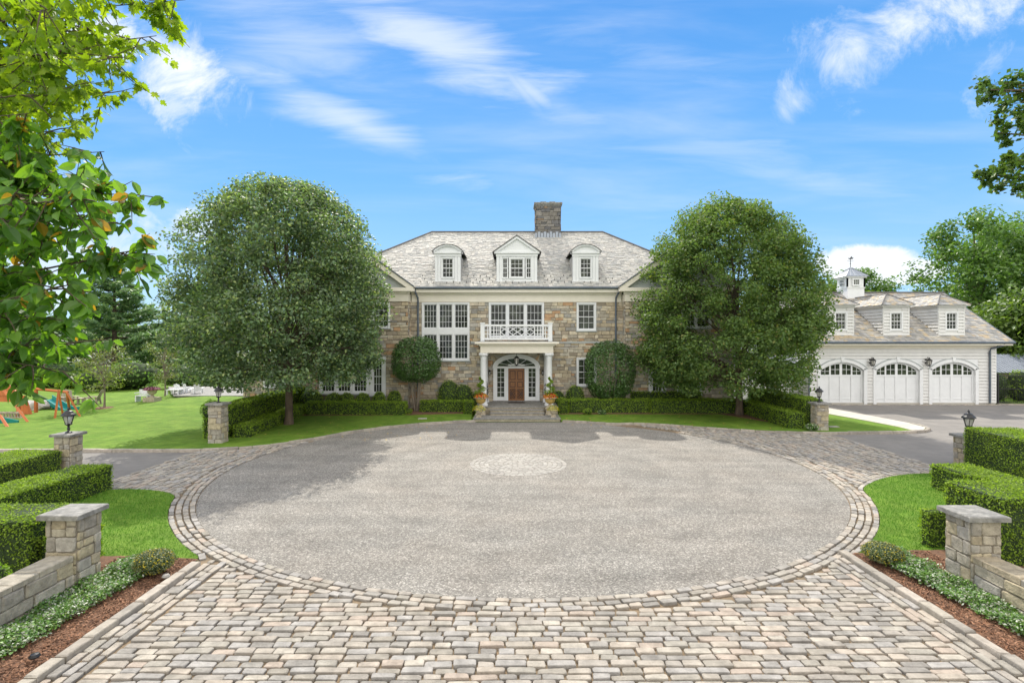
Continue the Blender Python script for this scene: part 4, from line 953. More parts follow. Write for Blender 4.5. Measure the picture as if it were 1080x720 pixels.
box(f, dx-hw+.24, dx+hw-.24, yd-.06, yd+.12, spr-.02, spr+.12); box(f, dx-.54, dx+.54, yd-.04, yd+.1, 2.9-.0, 3.0)
for k in range(1, 6):
    t = math.pi*k/6; bar(f, (dx+.35*math.cos(t), yd+.02, spr+.12+.1*math.sin(t)), (dx+(hw-.24)*math.cos(t), yd+.02, spr+(top-.24-spr)*math.sin(t)), .018)
ring(f, .40, spr+.32, .36, spr+.28, spr+.10, yd, yd+.05)
box(f, dx-hw-.05, dx+hw+.05, yd-.2, yd+.12, .55, .62, 1)
sur = f.build('door_surround', ['white', 'bluestone', 'stone'], house)
p = MB(); box(p, dx-hw+.2, dx-.5, yd+.08, yd+.1, .8, spr); box(p, dx+.5, dx+hw-.2, yd+.08, yd+.1, .8, spr)
fan = [(x, z) for x, z in arch_pts(hw-.2, spr, top-.2)]; prism(p, fan, yd+.08, yd+.1); p.build('pane', 'glass', sur)
for s in (-1, 1):
    mtn = MB(); a, b = sorted((dx+s*.80, dx+s*(hw-.26))); box(mtn, (a+b)/2-.012, (a+b)/2+.012, yd+.045, yd+.065, .86, spr)
    for zq in np.arange(1.15, spr, .33): a, b = sorted((dx+s*.80, dx+s*(hw-.26))); box(mtn, a, b, yd+.05, yd+.07, zq-.012, zq+.012)
    mtn.build('muntins', 'white', sur)
d = MB(); dw = .53; box(d, dx-dw, dx+dw, yd+.04, yd+.09, .62, spr-.02)
for s in (-1, 1):
    a, b = sorted((dx+s*.06, dx+s*.44))
    for z0_, z1_ in ((1.98, 2.58), (1.48, 1.86)):
        box(d, a, b, yd+.02, yd+.04, z0_, z1_, 1); box(d, a+.05, b-.05, yd+.0, yd+.02, z0_+.05, z1_-.05, 0)
    box(d, a, b, yd+.022, yd+.04, .74, 1.38, 1)
for k in range(4):
    a = math.pi/4+k*math.pi/2; c_, s_ = math.cos(a), math.sin(a)
    for q in (.17, .32, .44): bar(d, (dx+q*c_*1.0-s_*.12, yd+.015, 1.06+q*s_*.8+c_*.1), (dx+q*c_+s_*.12, yd+.015, 1.06+q*s_*.8-c_*.1), .022, 0)
door = d.build('front_door', ['oak', mat('door_oak_dark', (.07, .028, .012), None, rough=.5, var=.1)], house)
hd = MB(); tube(hd, [(dx+.43, yd-.03, 1.5), (dx+.43, yd-.05, 1.62), (dx+.43, yd-.03, 1.72)], .016, 6); hd.build('handle', 'black', door)
# steps
st = MB()
def tread(xa, xb, ya, yb, z0, z1):
    box(st, xa+.04, xb-.04, ya+.05, yb, z0, z1-.05, 1); stones(st, [[(xa, ya, z1-.05), (xb, ya, z1-.05), (xb, yb, z1-.05), (xa, yb, z1-.05)]], (0, 0, 1), [.05], .006, 0)
tread(AX-2.5, AX+2.45, 29.85, 31.45, 0, .16)
tread(AX-1.62, AX+1.62, 31.15, 31.6, .1, .30); tread(AX-1.62, AX+1.62, 31.55, 32.05, .1, .44); tread(AX-2.5, AX+2.5, 32.0, 35.0, .1, .56)
st.build('steps', ['bluestone', 'cast'], house)
# flanking single-storey pieces
ex = MB(); stone_wall(ex, (-18.2, 36, 0), (1, 0, 0), (0, 0, 1), 4.6, 3.4, [(1.35, 2.95, 1.4, 2.95)]); stone_wall(ex, (-18.2, 40, 0), (0, -1, 0), (0, 0, 1), 4, 3.4, rh=(.2, .35))
ex.build('side_room', ['stone', 'mortar'], house)
window(house, -16.85, -15.25, 1.4, 2.95, 36, 4, 4, units=2)
ex = MB(); box(ex, -18.5, -13.6, 35.7, 40.2, 3.4, 3.75, 0); box(ex, -18.6, -13.6, 35.6, 40.3, 3.75, 3.85, 1); ex.build('side_room_roof', ['cream', 'lead'], house)
# mat, lantern, sconces
m_ = MB(); box(m_, dx-.55, dx+.55, 34.0, 34.6, .562, .585); tag(m_.build('door_mat', 'black'), 'dark mat on the top step before the oak door', 'door mat')
r = empty('hanging_lantern', (dx, 33.6, 3.8), 'black lantern hanging inside the portico above the door', 'lamp')
b = MB(); bar(b, (dx, 33.6, 3.8), (dx, 33.6, 3.62), .012); lathe(b, [(.0, -.02), (.05, -.04), (.16, -.16), (.17, -.18)], (dx, 33.6, 3.62), 8)
for k in range(6): a = k*math.pi/3; bar(b, (dx+.16*math.cos(a), 33.6+.16*math.sin(a), 3.45), (dx+.1*math.cos(a), 33.6+.1*math.sin(a), 3.05), .014)
lathe(b, [(.11, -.57), (.1, -.6), (.03, -.66), (0, -.7)], (dx, 33.6, 3.62), 8); b.build('cage', 'black', r)
b = MB(); lathe(b, [(.14, -.18), (.09, -.56)], (dx, 33.6, 3.62), 6); b.build('glass', 'lampglass', r)
def sconce(x, y, z, label, s=1, group=None):
    r = empty('wall_lantern', (x, y, z), label, 'lamp', group); b = MB()
    box(b, x-.05*s, x+.05*s, y-.02, y-.002, z-.2*s, z+.14*s); tube(b, [(x, y-.02, z+.05*s), (x, y-.15*s, z+.20*s), (x, y-.25*s, z+.16*s)], .015*s, 6)
    tube(b, [(x, y-.02, z-.15*s), (x, y-.12*s, z-.26*s), (x, y-.24*s, z-.24*s)], .015*s, 6)
    lathe(b, [(0, .22*s), (.03*s, .17*s), (.05*s, .13*s), (.14*s, .05*s), (.15*s, .03*s)], (x, y-.25*s, z), 8); lathe(b, [(.07*s, -.20*s), (.06*s, -.24*s), (0, -.28*s)], (x, y-.25*s, z), 8)
    for k in range(6): a = k*math.pi/3; bar(b, (x+.13*s*math.cos(a), y-.25*s+.13*s*math.sin(a), z+.03*s), (x+.07*s*math.cos(a), y-.25*s+.07*s*math.sin(a), z-.21*s), .012*s)
    b.build('bracket', 'black', r)
    g = MB(); lathe(g, [(.11*s, .03*s), (.06*s, -.2*s)], (x, y-.25*s, z), 6); g.build('glass', 'lampglass', r); return r
sconce(xx(516.7), 34.95, 2.5, 'small black wall lantern left of the front door', .8); sconce(xx(572.2), 34.95, 2.5, 'small black wall lantern right of the front door', .8)

# urns, topiary and flowers by the steps
def urn(x, y, z, s, label, name='stone_urn', m='cast', group=None, bowl=None):
    r = empty(name, (x, y, z), label, 'urn', group)
    b = MB(); box(b, x-.24*s, x+.24*s, y-.24*s, y+.24*s, z, z+.08*s); lathe(b, [(.2*s, .08*s), (.17*s, .12*s), (.09*s, .18*s), (.1*s, .24*s)], (x, y, z), 18); b.build('foot', 'cast', r)
    b = MB(); lathe(b, [(.1*s, .24*s), (.2*s, .28*s), (.29*s, .38*s), (.31*s, .5*s), (.33*s, .56*s)], (x, y, z), 20); b.build('bowl', bowl or m, r, True)
    b = MB(); lathe(b, [(.33*s, .555*s), (.41*s, .58*s), (.42*s, .62*s), (.36*s, .64*s), (.0, .60*s)], (x, y, z), 20); b.build('rim', 'cast', r, True); return r
def flowers(x, y, z, rx, rz, m, label, n=420, leaf=.07):
    d = rng.normal(0, 1, (n, 3)); d /= np.linalg.norm(d, axis=1, keepdims=True); d[:, 2] = np.abs(d[:, 2])
    P = d*np.array([rx, rx, rz])*rng.normal(.95, .08, (n, 1))+np.array([x, y, z]); g = MB(); scatter(g, KITE, P, frames(n, d, .7), rng.uniform(.7, 1.3, n)*leaf)
    r = tag(g.build('flowers', m), label, 'flowers'); return r
def spiral(x, y, z, h, r0, label, m='box'):
    r = empty('spiral_topiary', (x, y, z), label, 'topiary'); t = MB(); tube(t, [(x, y, z), (x, y, z+h)], [.025, .01], 6); t.build('stem', 'bark', r)
    n = 2600; u = rng.uniform(0, 1, n); a = u*2*math.pi*2.6; rad = r0*(1-u*.78); c = np.column_stack([x+np.cos(a)*rad*.55, y+np.sin(a)*rad*.55, z+u*h])
    d = rng.normal(0, 1, (n, 3)); d /= np.linalg.norm(d, axis=1, keepdims=True); P = c+d*(rad*.62)[:, None]*np.array([1, 1, .62])*rng.uniform(.8, 1.05, (n, 1))
    g = MB(); scatter(g, KITE, P, frames(n, d, .8), .05); g.build('foliage', m, r); return r
for x, s in ((-1.86, 'left'), (2.27, 'right')):
    pd = MB(); box(pd, x-.3, x+.3, 31.35, 31.95, .16, .22); box(pd, x-.25, x+.25, 31.4, 31.9, .22, .5); box(pd, x-.29, x+.29, 31.36, 31.94, .5, .56)
    tag(pd.build('stone_pedestal', 'cast'), 'square stone pedestal on the %s of the steps under the large urn' % s, 'pedestal')
    urn(x, 31.65, .56, .98, 'large ochre urn with red flowers on the %s of the front steps' % s, bowl='terracotta')
    flowers(x, 31.65, 1.14, .42, .30, 'redfl', 'red and yellow flowers filling the large urn on the %s' % s, 700)
    spiral(x, 31.65, 1.25, 1.12, .40, 'clipped spiral topiary standing in the urn %s of the steps' % s)
    urn(x+(-.05 if x < 0 else .12), 30.6, .16, .62, 'small stone urn with yellow mums in front of the %s pedestal' % s)
    flowers(x+(-.05 if x < 0 else .12), 30.6, .53, .36, .30, 'yellowfl', 'dome of yellow mums in the small %s urn' % s, 400, .055)

# ---------------------------------------------------------------- garage
GY = 38.0; gar = empty('garage', (28, 43, 0), 'white clapboard carriage garage with arched doors and three dormers', 'garage')
GX0, GX1, GZ = 21.3, 34.6, 4.0
doors = [(23.6, 3.1), (27.58, 3.1), (31.56, 3.1)]
def clap(mb, O, U, w_, z0, z1, holes=(), exp=.225, m=0, fn=None):
    O, U = np.array(O, float), np.array(U, float); N_ = np.cross(U, (0, 0, 1)); C = []
    z = z0
    while z < z1-.01:
        zt = min(z+exp, z1); a, b = fn(z) if fn else (0, w_); cells = [(a, b, z, zt)]
        for h in holes: cells = rsub(cells, h)
        for x0, x1, c, d in cells:
            if x1-x0 < .02 or d-c < .01: continue
            p = O+U*x0; q = O+U*x1; up = lambda P, zz_, o: P+np.array([0, 0, zz_])+N_*o
            o0 = .075*(zt-c)/exp+.004; o1 = .075*(zt-d)/exp+.004
            C.append([up(p, c, -.05), up(q, c, -.05), up(q, c, o0), up(p, c, o0), up(p, d, -.05), up(q, d, -.05), up(q, d, o1), up(p, d, o1)])
        z += exp
    boxes(mb, C, m)
wb = MB(); hs = [(cx-w_/2-.22-GX0, cx+w_/2+.22-GX0, 0, 3.25) for cx, w_ in doors]
clap(wb, (GX0, GY, 0), (1, 0, 0), GX1-GX0, .12, GZ, hs); clap(wb, (GX1, GY, 0), (0, 1, 0), 12, .12, GZ); clap(wb, (GX0, GY+12, 0), (0, -1, 0), 12, .12, GZ)
box(wb, GX0, GX1, 49.7, 50, 0, GZ); rs = [(0, GX1-GX0, 0, GZ)]
for h in hs: rs = rsub(rs, h)
for a, b, c_, d_ in rs: box(wb, GX0+a, GX0+b, GY+.05, GY+.2, c_, d_)
for x in (GX0-.03, GX1-.09): box(wb, x, x+.12, GY-.045, GY+.1, .1, GZ)
prism_gable = [(GY, GZ), (GY+12, GZ), (43.5, 8.1)]
P3 = [(GX1-.02, y, z) for y, z in prism_gable]+[(GX1-.2, y, z) for y, z in prism_gable]; wb.add(P3, [[0, 1, 2], [5, 4, 3], [0, 3, 4, 1], [1, 4, 5, 2], [2, 5, 3, 0]], 0)
box(wb, GX0, GX1, GY-.03, GY+.05, 0, .12, 1)
wb.build('wall', ['siding', 'concrete'], gar)
fz = MB(); box(fz, GX0-.05, GX1+.05, GY-.06, GY+.05, GZ, GZ+.22); box(fz, GX0-.3, GX1+.75, 37.45, GY+.05, GZ+.22, GZ+.40); box(fz, GX1, GX1+.75, GY, 49.6, GZ+.22, GZ+.4); fz.build('cornice', 'cream', gar)
g_ = MB(); tube(g_, [(GX0-.3, 37.38, 4.42), (35.42, 37.38, 4.42)], .085, 8); g_.build('gutter', 'gutter', gar)
g_ = MB(); tube(g_, [(34.75, 37.42, 4.4), (34.7, 37.5, 4.2), (34.15, 37.85, 4.0), (34.1, 37.88, 3.8), (34.1, 37.88, .1)], .065, 8); g_.build('downspout', 'gutter', gar)
for cx, w_ in doors:
    fr = MB(); zs, zt = 2.45, 3.02; hw_ = w_/2
    def apts(w2, s0, t0, n=17):
        ris = t0-s0; R = (w2*w2+ris*ris)/(2*ris); a = math.asin(min(1, w2/R)); return [(cx+R*math.sin(t), t0-R+R*math.cos(t)) for t in np.linspace(-a, a, n)]
    A, B, C_ = apts(hw_, zs, zt), apts(hw_+.22, zs+.1, zt+.24), apts(hw_+.27, zs+.12, zt+.29)
    for i in range(16): prism(fr, [A[i], B[i], B[i+1], A[i+1]], GY-.09, GY+.25); prism(fr, [B[i], C_[i], C_[i+1], B[i+1]], GY-.12, GY+.02, 1)
    for i in range(8): prism(fr, [B[i], (cx-hw_-.22, 3.26), B[i+1]], GY-.03, GY+.1)
    for i in range(8, 16): prism(fr, [B[i], (cx+hw_+.22, 3.26), B[i+1]], GY-.03, GY+.1)
    prism(fr, [B[8], (cx-hw_-.22, 3.26), (cx+hw_+.22, 3.26)], GY-.03, GY+.1)
    for s in (-1, 1):
        a, b = sorted((cx+s*hw_, cx+s*(hw_+.22))); box(fr, a, b, GY-.09, GY+.25, .02, zs+.1)
    prism(fr, [(cx-.09, zt+.02), (cx-.12, zt+.36), (cx+.12, zt+.36), (cx+.09, zt+.02)], GY-.13, GY-.02)
    fr.build('door_frame', ['white', 'greytrim'], gar)
    dd = MB(); yd = GY+.14; prism(dd, [(cx-hw_, .02)]+A+[(cx+hw_, .02)], yd, yd+.06)
    # two leaves, each of two framed panels, with a row of lights under the arch
    zl0 = 2.12; L4 = [cx-hw_+k*w_/4 for k in range(5)]
    for k in range(4):
        a, b = L4[k], L4[k+1]; e0, e1 = (.11, .055) if k % 2 == 0 else (.055, .11)
        if k in (1,): e1 = .09
        if k in (2,): e0 = .09
        zt_k = lambda x: np.interp(x, [p_[0] for p_ in A], [p_[1] for p_ in A])-.13
        box(dd, a, a+e0, yd-.035, yd, .02, min(zt_k(a+.01), zt_k(a+e0))+.1 if k else zs); box(dd, b-e1, b, yd-.035, yd, .02, min(zt_k(b-.01), zt_k(b-e1))+.1 if k < 3 else zs)
        box(dd, a+e0, b-e1, yd-.035, yd, .02, .2); box(dd, a+e0, b-e1, yd-.035, yd, zl0-.12, zl0); box(dd, a+e0, b-e1, yd-.033, yd, .36, .42)
        ga, gb = a+e0, b-e1; n_ = 5; xs_ = np.linspace(ga, gb, n_); poly_ = [(ga, zl0)]+[(x, zt_k(x)) for x in xs_]+[(gb, zl0)]
        prism(dd, poly_, yd-.008, yd-.001, 1)
        xm = (ga+gb)/2; box(dd, xm-.014, xm+.014, yd-.026, yd-.009, zl0, zt_k(xm)); zm = (zl0+zt_k(xm))/2; box(dd, ga, gb, yd-.024, yd-.0095, zm-.014, zm+.014)
        for i in range(n_-1): prism(dd, [(xs_[i], zt_k(xs_[i])), (xs_[i+1], zt_k(xs_[i+1])), (xs_[i+1], zt_k(xs_[i+1])+.13), (xs_[i], zt_k(xs_[i])+.13)], yd-.035, yd)
    dd.build('garage_door', ['white', 'glass'], gar)
RYg, RZg, EYg, EZg, EXg = 43.5, 8.46, 37.4, 4.47, 35.4
rf = MB(); L = math.hypot(RYg-EYg, RZg-EZg); V = (0, (RYg-EYg)/L, (RZg-EZg)/L)
slates(rf, (0, EYg, EZg), (1, 0, 0), V, lambda v: (20.9, EXg), L, row=.24, wr=(.22, .42)); slates(rf, (0, 2*RYg-EYg, EZg), (-1, 0, 0), (0, -V[1], V[2]), lambda v: (-EXg, -20.9), L, row=.6, wr=(.6, .9))
tube(rf, [(20.9, RYg, RZg+.05), (EXg, RYg, RZg+.05)], .07, 6, 1)
for s in (1,): tube(rf, [(EXg, EYg, EZg), (EXg, RYg, RZg)], .05, 6, 2)
rf.build('roof', ['slate2', 'ridge', 'gutter'], gar)
for cx in (23.6, 27.58, 31.56):
    d = MB(); yf = 38.15; zb, zt = 4.95, 6.92; hw_ = .89; wx = .42; yb = EYg+(zt-EZg)/.654+.3
    for a, b in ((cx-hw_, cx-wx), (cx+wx, cx+hw_)): clap(d, (a, yf, 0), (1, 0, 0), b-a, zb, zt)
    clap(d, (cx-wx, yf, 0), (1, 0, 0), 2*wx, zb, 5.3); box(d, cx-wx, cx+wx, yf-.01, yf+.1, 6.62, zt)
    box(d, cx-hw_, cx+hw_, yf+.12, yf+.2, zb, zt)
    clap(d, (cx-hw_, yb, 0), (0, -1, 0), yb-yf, zb-.1, zt, fn=lambda z: (max(0, yb-(EYg+(z+.2-EZg)/.654)), yb-yf)); clap(d, (cx+hw_, yf, 0), (0, 1, 0), yb-yf, zb-.1, zt, fn=lambda z: (0, min(yb-yf, EYg+(z+.2-EZg)/.654-yf)))
    for s in (-1, 1): a = cx+s*hw_; box(d, a-.06, a+.06, yf-.045, yf+.06, zb-.05, zt)
    box(d, cx-hw_-.06, cx+hw_+.06, yf-.06, yf+.05, zb-.12, zb+.03); box(d, cx-hw_-.1, cx+hw_+.1, yf-.1, yb, zt, zt+.12, 0); box(d, cx-hw_-.28, cx+hw_+.28, yf-.28, yb+.3, zt+.12, zt+.2, 0)
    o = d.build('dormer', ['siding'], gar)
    window(o, cx-.47, cx+.47, 5.28, 6.64, yf, 3, 4, casing=.10, sep=False, sill=False, recess=.05)
    r_ = MB(); e0 = zt+.2; hwx = hw_+.3; rz = zt+1.05; yA = yf-.3; yR = yA+1.25; sl = math.hypot(hwx, rz-e0)
    L_ = math.hypot(yR-yA, rz-e0); slates(r_, (cx, yA, e0), (1, 0, 0), (0, (yR-yA)/L_, (rz-e0)/L_), lambda v: (-hwx*(1-v/L_), hwx*(1-v/L_)), L_)
    yend = EYg+(rz-EZg)/.654+.2
    ybk = lambda v: EYg+(e0+(rz-e0)*v/sl-EZg)/.654+.3
    slates(r_, (cx+hwx, 0, e0), (0, 1, 0), (-hwx/sl, 0, (rz-e0)/sl), lambda v: (yA+(yR-yA)*v/sl, ybk(v)), sl); slates(r_, (cx-hwx, 0, e0), (0, -1, 0), (hwx/sl, 0, (rz-e0)/sl), lambda v: (-ybk(v), -(yA+(yR-yA)*v/sl)), sl)
    for a, b in (((cx, yR, rz+.03), (cx, yend, rz+.03)), ((cx, yR, rz+.03), (cx-hwx, yA, e0+.02)), ((cx, yR, rz+.03), (cx+hwx, yA, e0+.02))): tube(r_, [a, b], .045, 6, 1)
    r_.build('dormer_roof', ['slate2', 'ridge'], o)
# cupola
cx, cy = 27.6, 43.3; hw_ = .68; cu = MB(); 
box(cu, cx-hw_, cx+hw_, cy-hw_, cy+hw_, 7.9, 9.62); box(cu, cx-hw_-.05, cx+hw_+.05, cy-hw_-.05, cy+hw_+.05, 8.78, 8.86); box(cu, cx-hw_-.12, cx+hw_+.12, cy-hw_-.12, cy+hw_+.12, 9.6, 9.72)
for s in (-1, 1):
    for a in (cx-hw_, cx+hw_-.0): box(cu, a-.05, a+.05, cy-hw_-.03, cy-hw_+.05, 8.86, 9.6)
cup = cu.build('cupola', ['white'], gar)
window(cup, cx-.33, cx+.33, 8.95, 9.55, cy-hw_-.06, 3, 2, casing=.07, sep=False, sill=False, recess=.04, meeting=False)
sw = MB(); box(sw, cx-hw_-.03, cx-hw_-.015, cy-.26, cy+.26, 9.0, 9.5, 1)
for k in range(4): y = cy-.26+k*.52/3; box(sw, cx-hw_-.05, cx-hw_-.03, y-.02, y+.02, 8.97, 9.53, 0)
for k in range(3): z = 9.0+k*.25; box(sw, cx-hw_-.048, cx-hw_-.032, cy-.26, cy+.26, z-.02, z+.02, 0)
sw.build('side_window', ['white', 'glass'], cup)
rr = MB(); e = hw_+.25; rr.add([(cx-e, cy-e, 9.72), (cx+e, cy-e, 9.72), (cx+e, cy+e, 9.72), (cx-e, cy+e, 9.72), (cx, cy, 10.55)], [[0, 1, 4], [1, 2, 4], [2, 3, 4], [3, 0, 4], [3, 2, 1, 0]])
for k in range(4):
    for t in np.linspace(-1, 1, 6):
        c4 = [(-1, -1), (1, -1), (1, 1), (-1, 1)]; A_, B_ = np.array(c4[k]), np.array(c4[(k+1) % 4]); p_ = (A_*(1-t)+B_*(1+t))/2*e
        bar(rr, (cx+p_[0], cy+p_[1], 9.735), (cx+p_[0]*.08, cy+p_[1]*.08, 10.5), .014)
rr.build('cupola_roof', 'lead', cup)
vn = MB(); bar(vn, (cx, cy, 10.5), (cx, cy, 11.3), .022, seg=6); lathe(vn, [(0, -.07), (.06, 0), (0, .07)], (cx, cy, 10.85), 8); bar(vn, (cx-.25, cy, 11.05), (cx+.25, cy, 11.05), .012)
prism(vn, [(cx-.2, 11.3), (cx-.05, 11.28), (cx+.02, 11.38), (cx+.14, 11.46), (cx+.1, 11.3), (cx+.24, 11.36), (cx+.2, 11.22), (cx-.12, 11.2)], cy-.012, cy+.012); tag(vn.build('weathervane', 'black'), 'small black weathervane on top of the cupola', 'weathervane')
sconce(25.6, GY-.03, 3.1, 'black wall lantern between the left and middle garage doors', 1.35); sconce(29.58, GY-.03, 3.1, 'black wall lantern between the middle and right garage doors', 1.35)
# threshold strip of setts before the doors, kept flat
sq = []; x = 21.5
while x < 34.5:
    for k in range(2): sq.append([(x+.01, 37.45+k*.2, 0), (x+.28, 37.45+k*.2, 0), (x+.28, 37.64+k*.2, 0), (x+.01, 37.64+k*.2, 0)])
    x += .29
g_ = MB(); stones(g_, sq, (0, 0, 1), [.03]*len(sq), .01); struct('threshold_setts', g_, 'sett')
# link between house and garage
lk = empty('breezeway', (17.5, 39.5, 0), 'low white breezeway linking the house and the garage', 'breezeway'); b = MB()
clap(b, (14.2, 39.5, 0), (1, 0, 0), 7.1, .1, 2.9); box(b, 14.2, 21.3, 39.6, 42, 0, 2.9); b.build('wall', 'siding', lk)
b = MB(); P_ = [(14.2, 39.1, 2.9), (21.2, 39.1, 2.9), (21.2, 42, 4.2), (14.2, 42, 4.2)]; b.add(P_+[(x, y, z-.12) for x, y, z in P_], BF[[0, 1, 2, 3, 4, 5]][:, ::-1].tolist()); b.build('roof', 'lead', lk)
tg = MB(); tube(tg, [(21.15, 37.8, 0), (21.15, 37.8, 3.9)], .05, 8); tag(tg.build('rain_pipe', 'gutter'), 'blue grey pipe on the left corner of the garage', 'pipe')
# ---------------------------------------------------------------- trees
def curve(a, b, sag=0, wob=.1, n=6):
    a, b = np.array(a, float), np.array(b, float); L = np.linalg.norm(b-a); P = []
    o = rng.normal(0, wob*L*.25, 3)
    for t in np.linspace(0, 1, n): P.append(a+(b-a)*t+o*math.sin(math.pi*t)+np.array([0, 0, sag*L*math.sin(math.pi*t)]))
    return P
def broad(name, x, y, z0, h, R, zc, label, m='linden', bark='bark', trunk=.2, th=2.2, leaf=.17, clumps=340, per=150, cs=.5, prof=2.3, low=.35, cat='tree', group=None, limbs=60, cx=None, flat=.7, core=.62, lean=0, irregular=.0):
    """h total height, R crown radius, zc height of the widest part, low = how much the crown narrows to its bottom"""
    r = empty(name, (x, y, z0), label, cat, group); cx = x if cx is None else cx; zb = z0+th*.9; zt = z0+h
    def rad(z):
        if z >= zc: t = (z-zc)/(zt-zc); return R*max(0, 1-t**prof)**.5
        t = (zc-z)/(zc-zb); return R*(1-low*t**2.2)
    C = []; ph = rng.uniform(0, 6.28, 6)
    while len(C) < clumps:
        z = rng.uniform(zb+.2, zt-.1); a = rng.uniform(0, 6.28); q = rng.uniform(core, 1)**.6
        if rng.uniform() > (rad(z)/R)*.8+.32: continue
        rr = rad(z)*(1+irregular*(math.sin(2*a+ph[0])*math.sin(z*1.1+ph[1])+.6*math.sin(5*a+ph[2]+z*.8)))*q*.96
        C.append((cx+rr*math.cos(a), y+rr*math.sin(a), z-cs*.2))
    C = np.array(C)
    t = MB(); tp = [(x, y, z0-.1), (x+.02, y, z0+.5), (x+lean*.3, y+.03, z0+th), (x+lean*.6+rng.normal(0, .08), y, z0+h*.45), (x+lean+(cx-x)*.5, y, z0+h*.7), (cx, y, z0+h*.92)]
    tube(t, tp, [trunk*1.35, trunk, trunk*.85, trunk*.6, trunk*.34, trunk*.1], 10)
    for i in rng.choice(len(C), min(limbs, len(C)), replace=False):
        c = C[i]; zs = z0+th+(max(c[2]-z0-th, .3))*rng.uniform(.15, .5); s = np.array([np.interp(zs, [p[2] for p in tp], [p[0] for p in tp]), y, zs])
        P = curve(s, c, .06); q = rng.uniform(.25, .45)*trunk; tube(t, P, np.linspace(q, q*.15, len(P)), 5, cap=False)
        for _ in range(2):
            j = C[np.argsort(np.linalg.norm(C-c, axis=1))[rng.integers(1, 6)]]; P2 = curve(P[3], j, .05, n=4); tube(t, P2, np.linspace(q*.45, q*.1, 4), 4, cap=False)
    t.build('trunk', bark, r, True)
    n = len(C)*per; K = np.repeat(C, per, 0); sc = np.repeat(rng.uniform(.6, 1.35, len(C)), per)
    d = rng.normal(0, 1, (n, 3)); d /= np.linalg.norm(d, axis=1, keepdims=True); rr = rng.uniform(.1, 1, n)**.5
    P = K+d*(rr*cs*1.5*sc)[:, None]*np.array([1, 1, flat])
    nrm = np.array([0, 0, 1.])+.6*d
    g = MB(); scatter(g, KITE, P, frames(n, nrm, 1.2), rng.uniform(.7, 1.3, n)*leaf); g.build('crown', m, r); return r
broad('shade_tree', -11.9, 28.3, .1, 12.75, 5.5, 5.2, 'large round-crowned shade tree with dark trunk left of the front door', leaf=.17, clumps=760, per=150, cs=.55, cx=-12.2, low=.25, th=2.5, trunk=.2, core=.3, irregular=.015, limbs=46, prof=3.0)
broad('shade_tree', 13.6, 31.8, .1, 12.75, 5.3, 4.6, 'large dome-crowned shade tree right of the house beside the garage', leaf=.17, clumps=780, per=150, cs=.55, low=.2, trunk=.21, core=.3, irregular=.0, prof=2.9, limbs=40, th=1.8, m='linden2', cx=12.85)
# hollies by the facade
def holly(x, y, z0, z1, R, zc, label, stem_h, dens=9000, grp=None):
    r = empty('holly_tree', (x, y, .1), label, 'tree', grp); t = MB()
    for k in range(5 if stem_h > .8 else 3): a = k*1.3; tube(t, curve((x+.1*math.cos(a), y+.1*math.sin(a), .1), (x+.5*math.cos(a), y+.4*math.sin(a), z0+(z1-z0)*.6), 0), np.linspace(.07, .02, 6), 6)
    t.build('trunk', 'barkpale', r)
    n = dens; d = rng.normal(0, 1, (n, 3)); d /= np.linalg.norm(d, axis=1, keepdims=True)
    q = rng.uniform(.55, 1, n)**.5; lump = 1+.07*np.sin(d[:, 0]*7+x)*np.sin(d[:, 2]*6+1)*np.cos(d[:, 1]*5)
    P = np.sign(d)*np.abs(d)**.82*q[:, None]*lump[:, None]; up = P[:, 2] > 0; P[:, 2] = np.where(up, P[:, 2]*(z1-zc), P[:, 2]*(zc-z0)); P[:, :2] *= R
    P += np.array([x, y, zc]); g = MB(); scatter(g, KITE, P, frames(n, d, .9), rng.uniform(.7, 1.3, n)*.12); g.build('crown', 'holly', r); return r
holly(-6.05, 33.6, 1.9, 4.85, 1.55, 3.2, 'mop-headed holly tree on bare stems left of the stair window', 1.8)
holly(6.25, 34.0, .7, 4.6, 1.62, 2.7, 'bushy rounded holly standing beside the small right window', .3, 11000)
# background broadleaves
for i, (x, y, h, R, zc, m, lab) in enumerate([
    (50.5, 58, 18.6, 6.3, 9.5, 'wood1', 'tallest full green tree rising behind the right end of the garage'),
    (55, 55, 15, 7, 7, 'wood1', 'broad dark green tree at the far right edge beyond the fence'),
    (62, 66, 20, 6.5, 11, 'wood1', 'loose crowned tree farthest right against the sky'),
    (40, 66, 11.5, 5.5, 6.5, 'wood2', 'pale green tree top just right of the cupola behind the garage roof'),
    (48, 74, 14.5, 5.5, 8, 'wood1', 'dark tree top between the cupola and the tallest tree behind the garage'),
    (31, 62, 9.6, 4.5, 6, 'wood2', 'pale tree top left of the cupola behind the garage'),
    (46, 47, 9, 4.6, 3.5, 'wood2', 'light green tree behind the fence and metal roof right of the garage'),
    (66, 50, 17, 6.5, 7, 'wood1', 'dark tree beyond the right edge of the garage yard')]):
    broad('background_tree', x, y, 0, h, R, zc, lab, m=m, leaf=.40, clumps=260, per=75, cs=.9, trunk=.3, th=.7, group='trees behind the garage', irregular=.14, low=.15, limbs=12, core=.2)
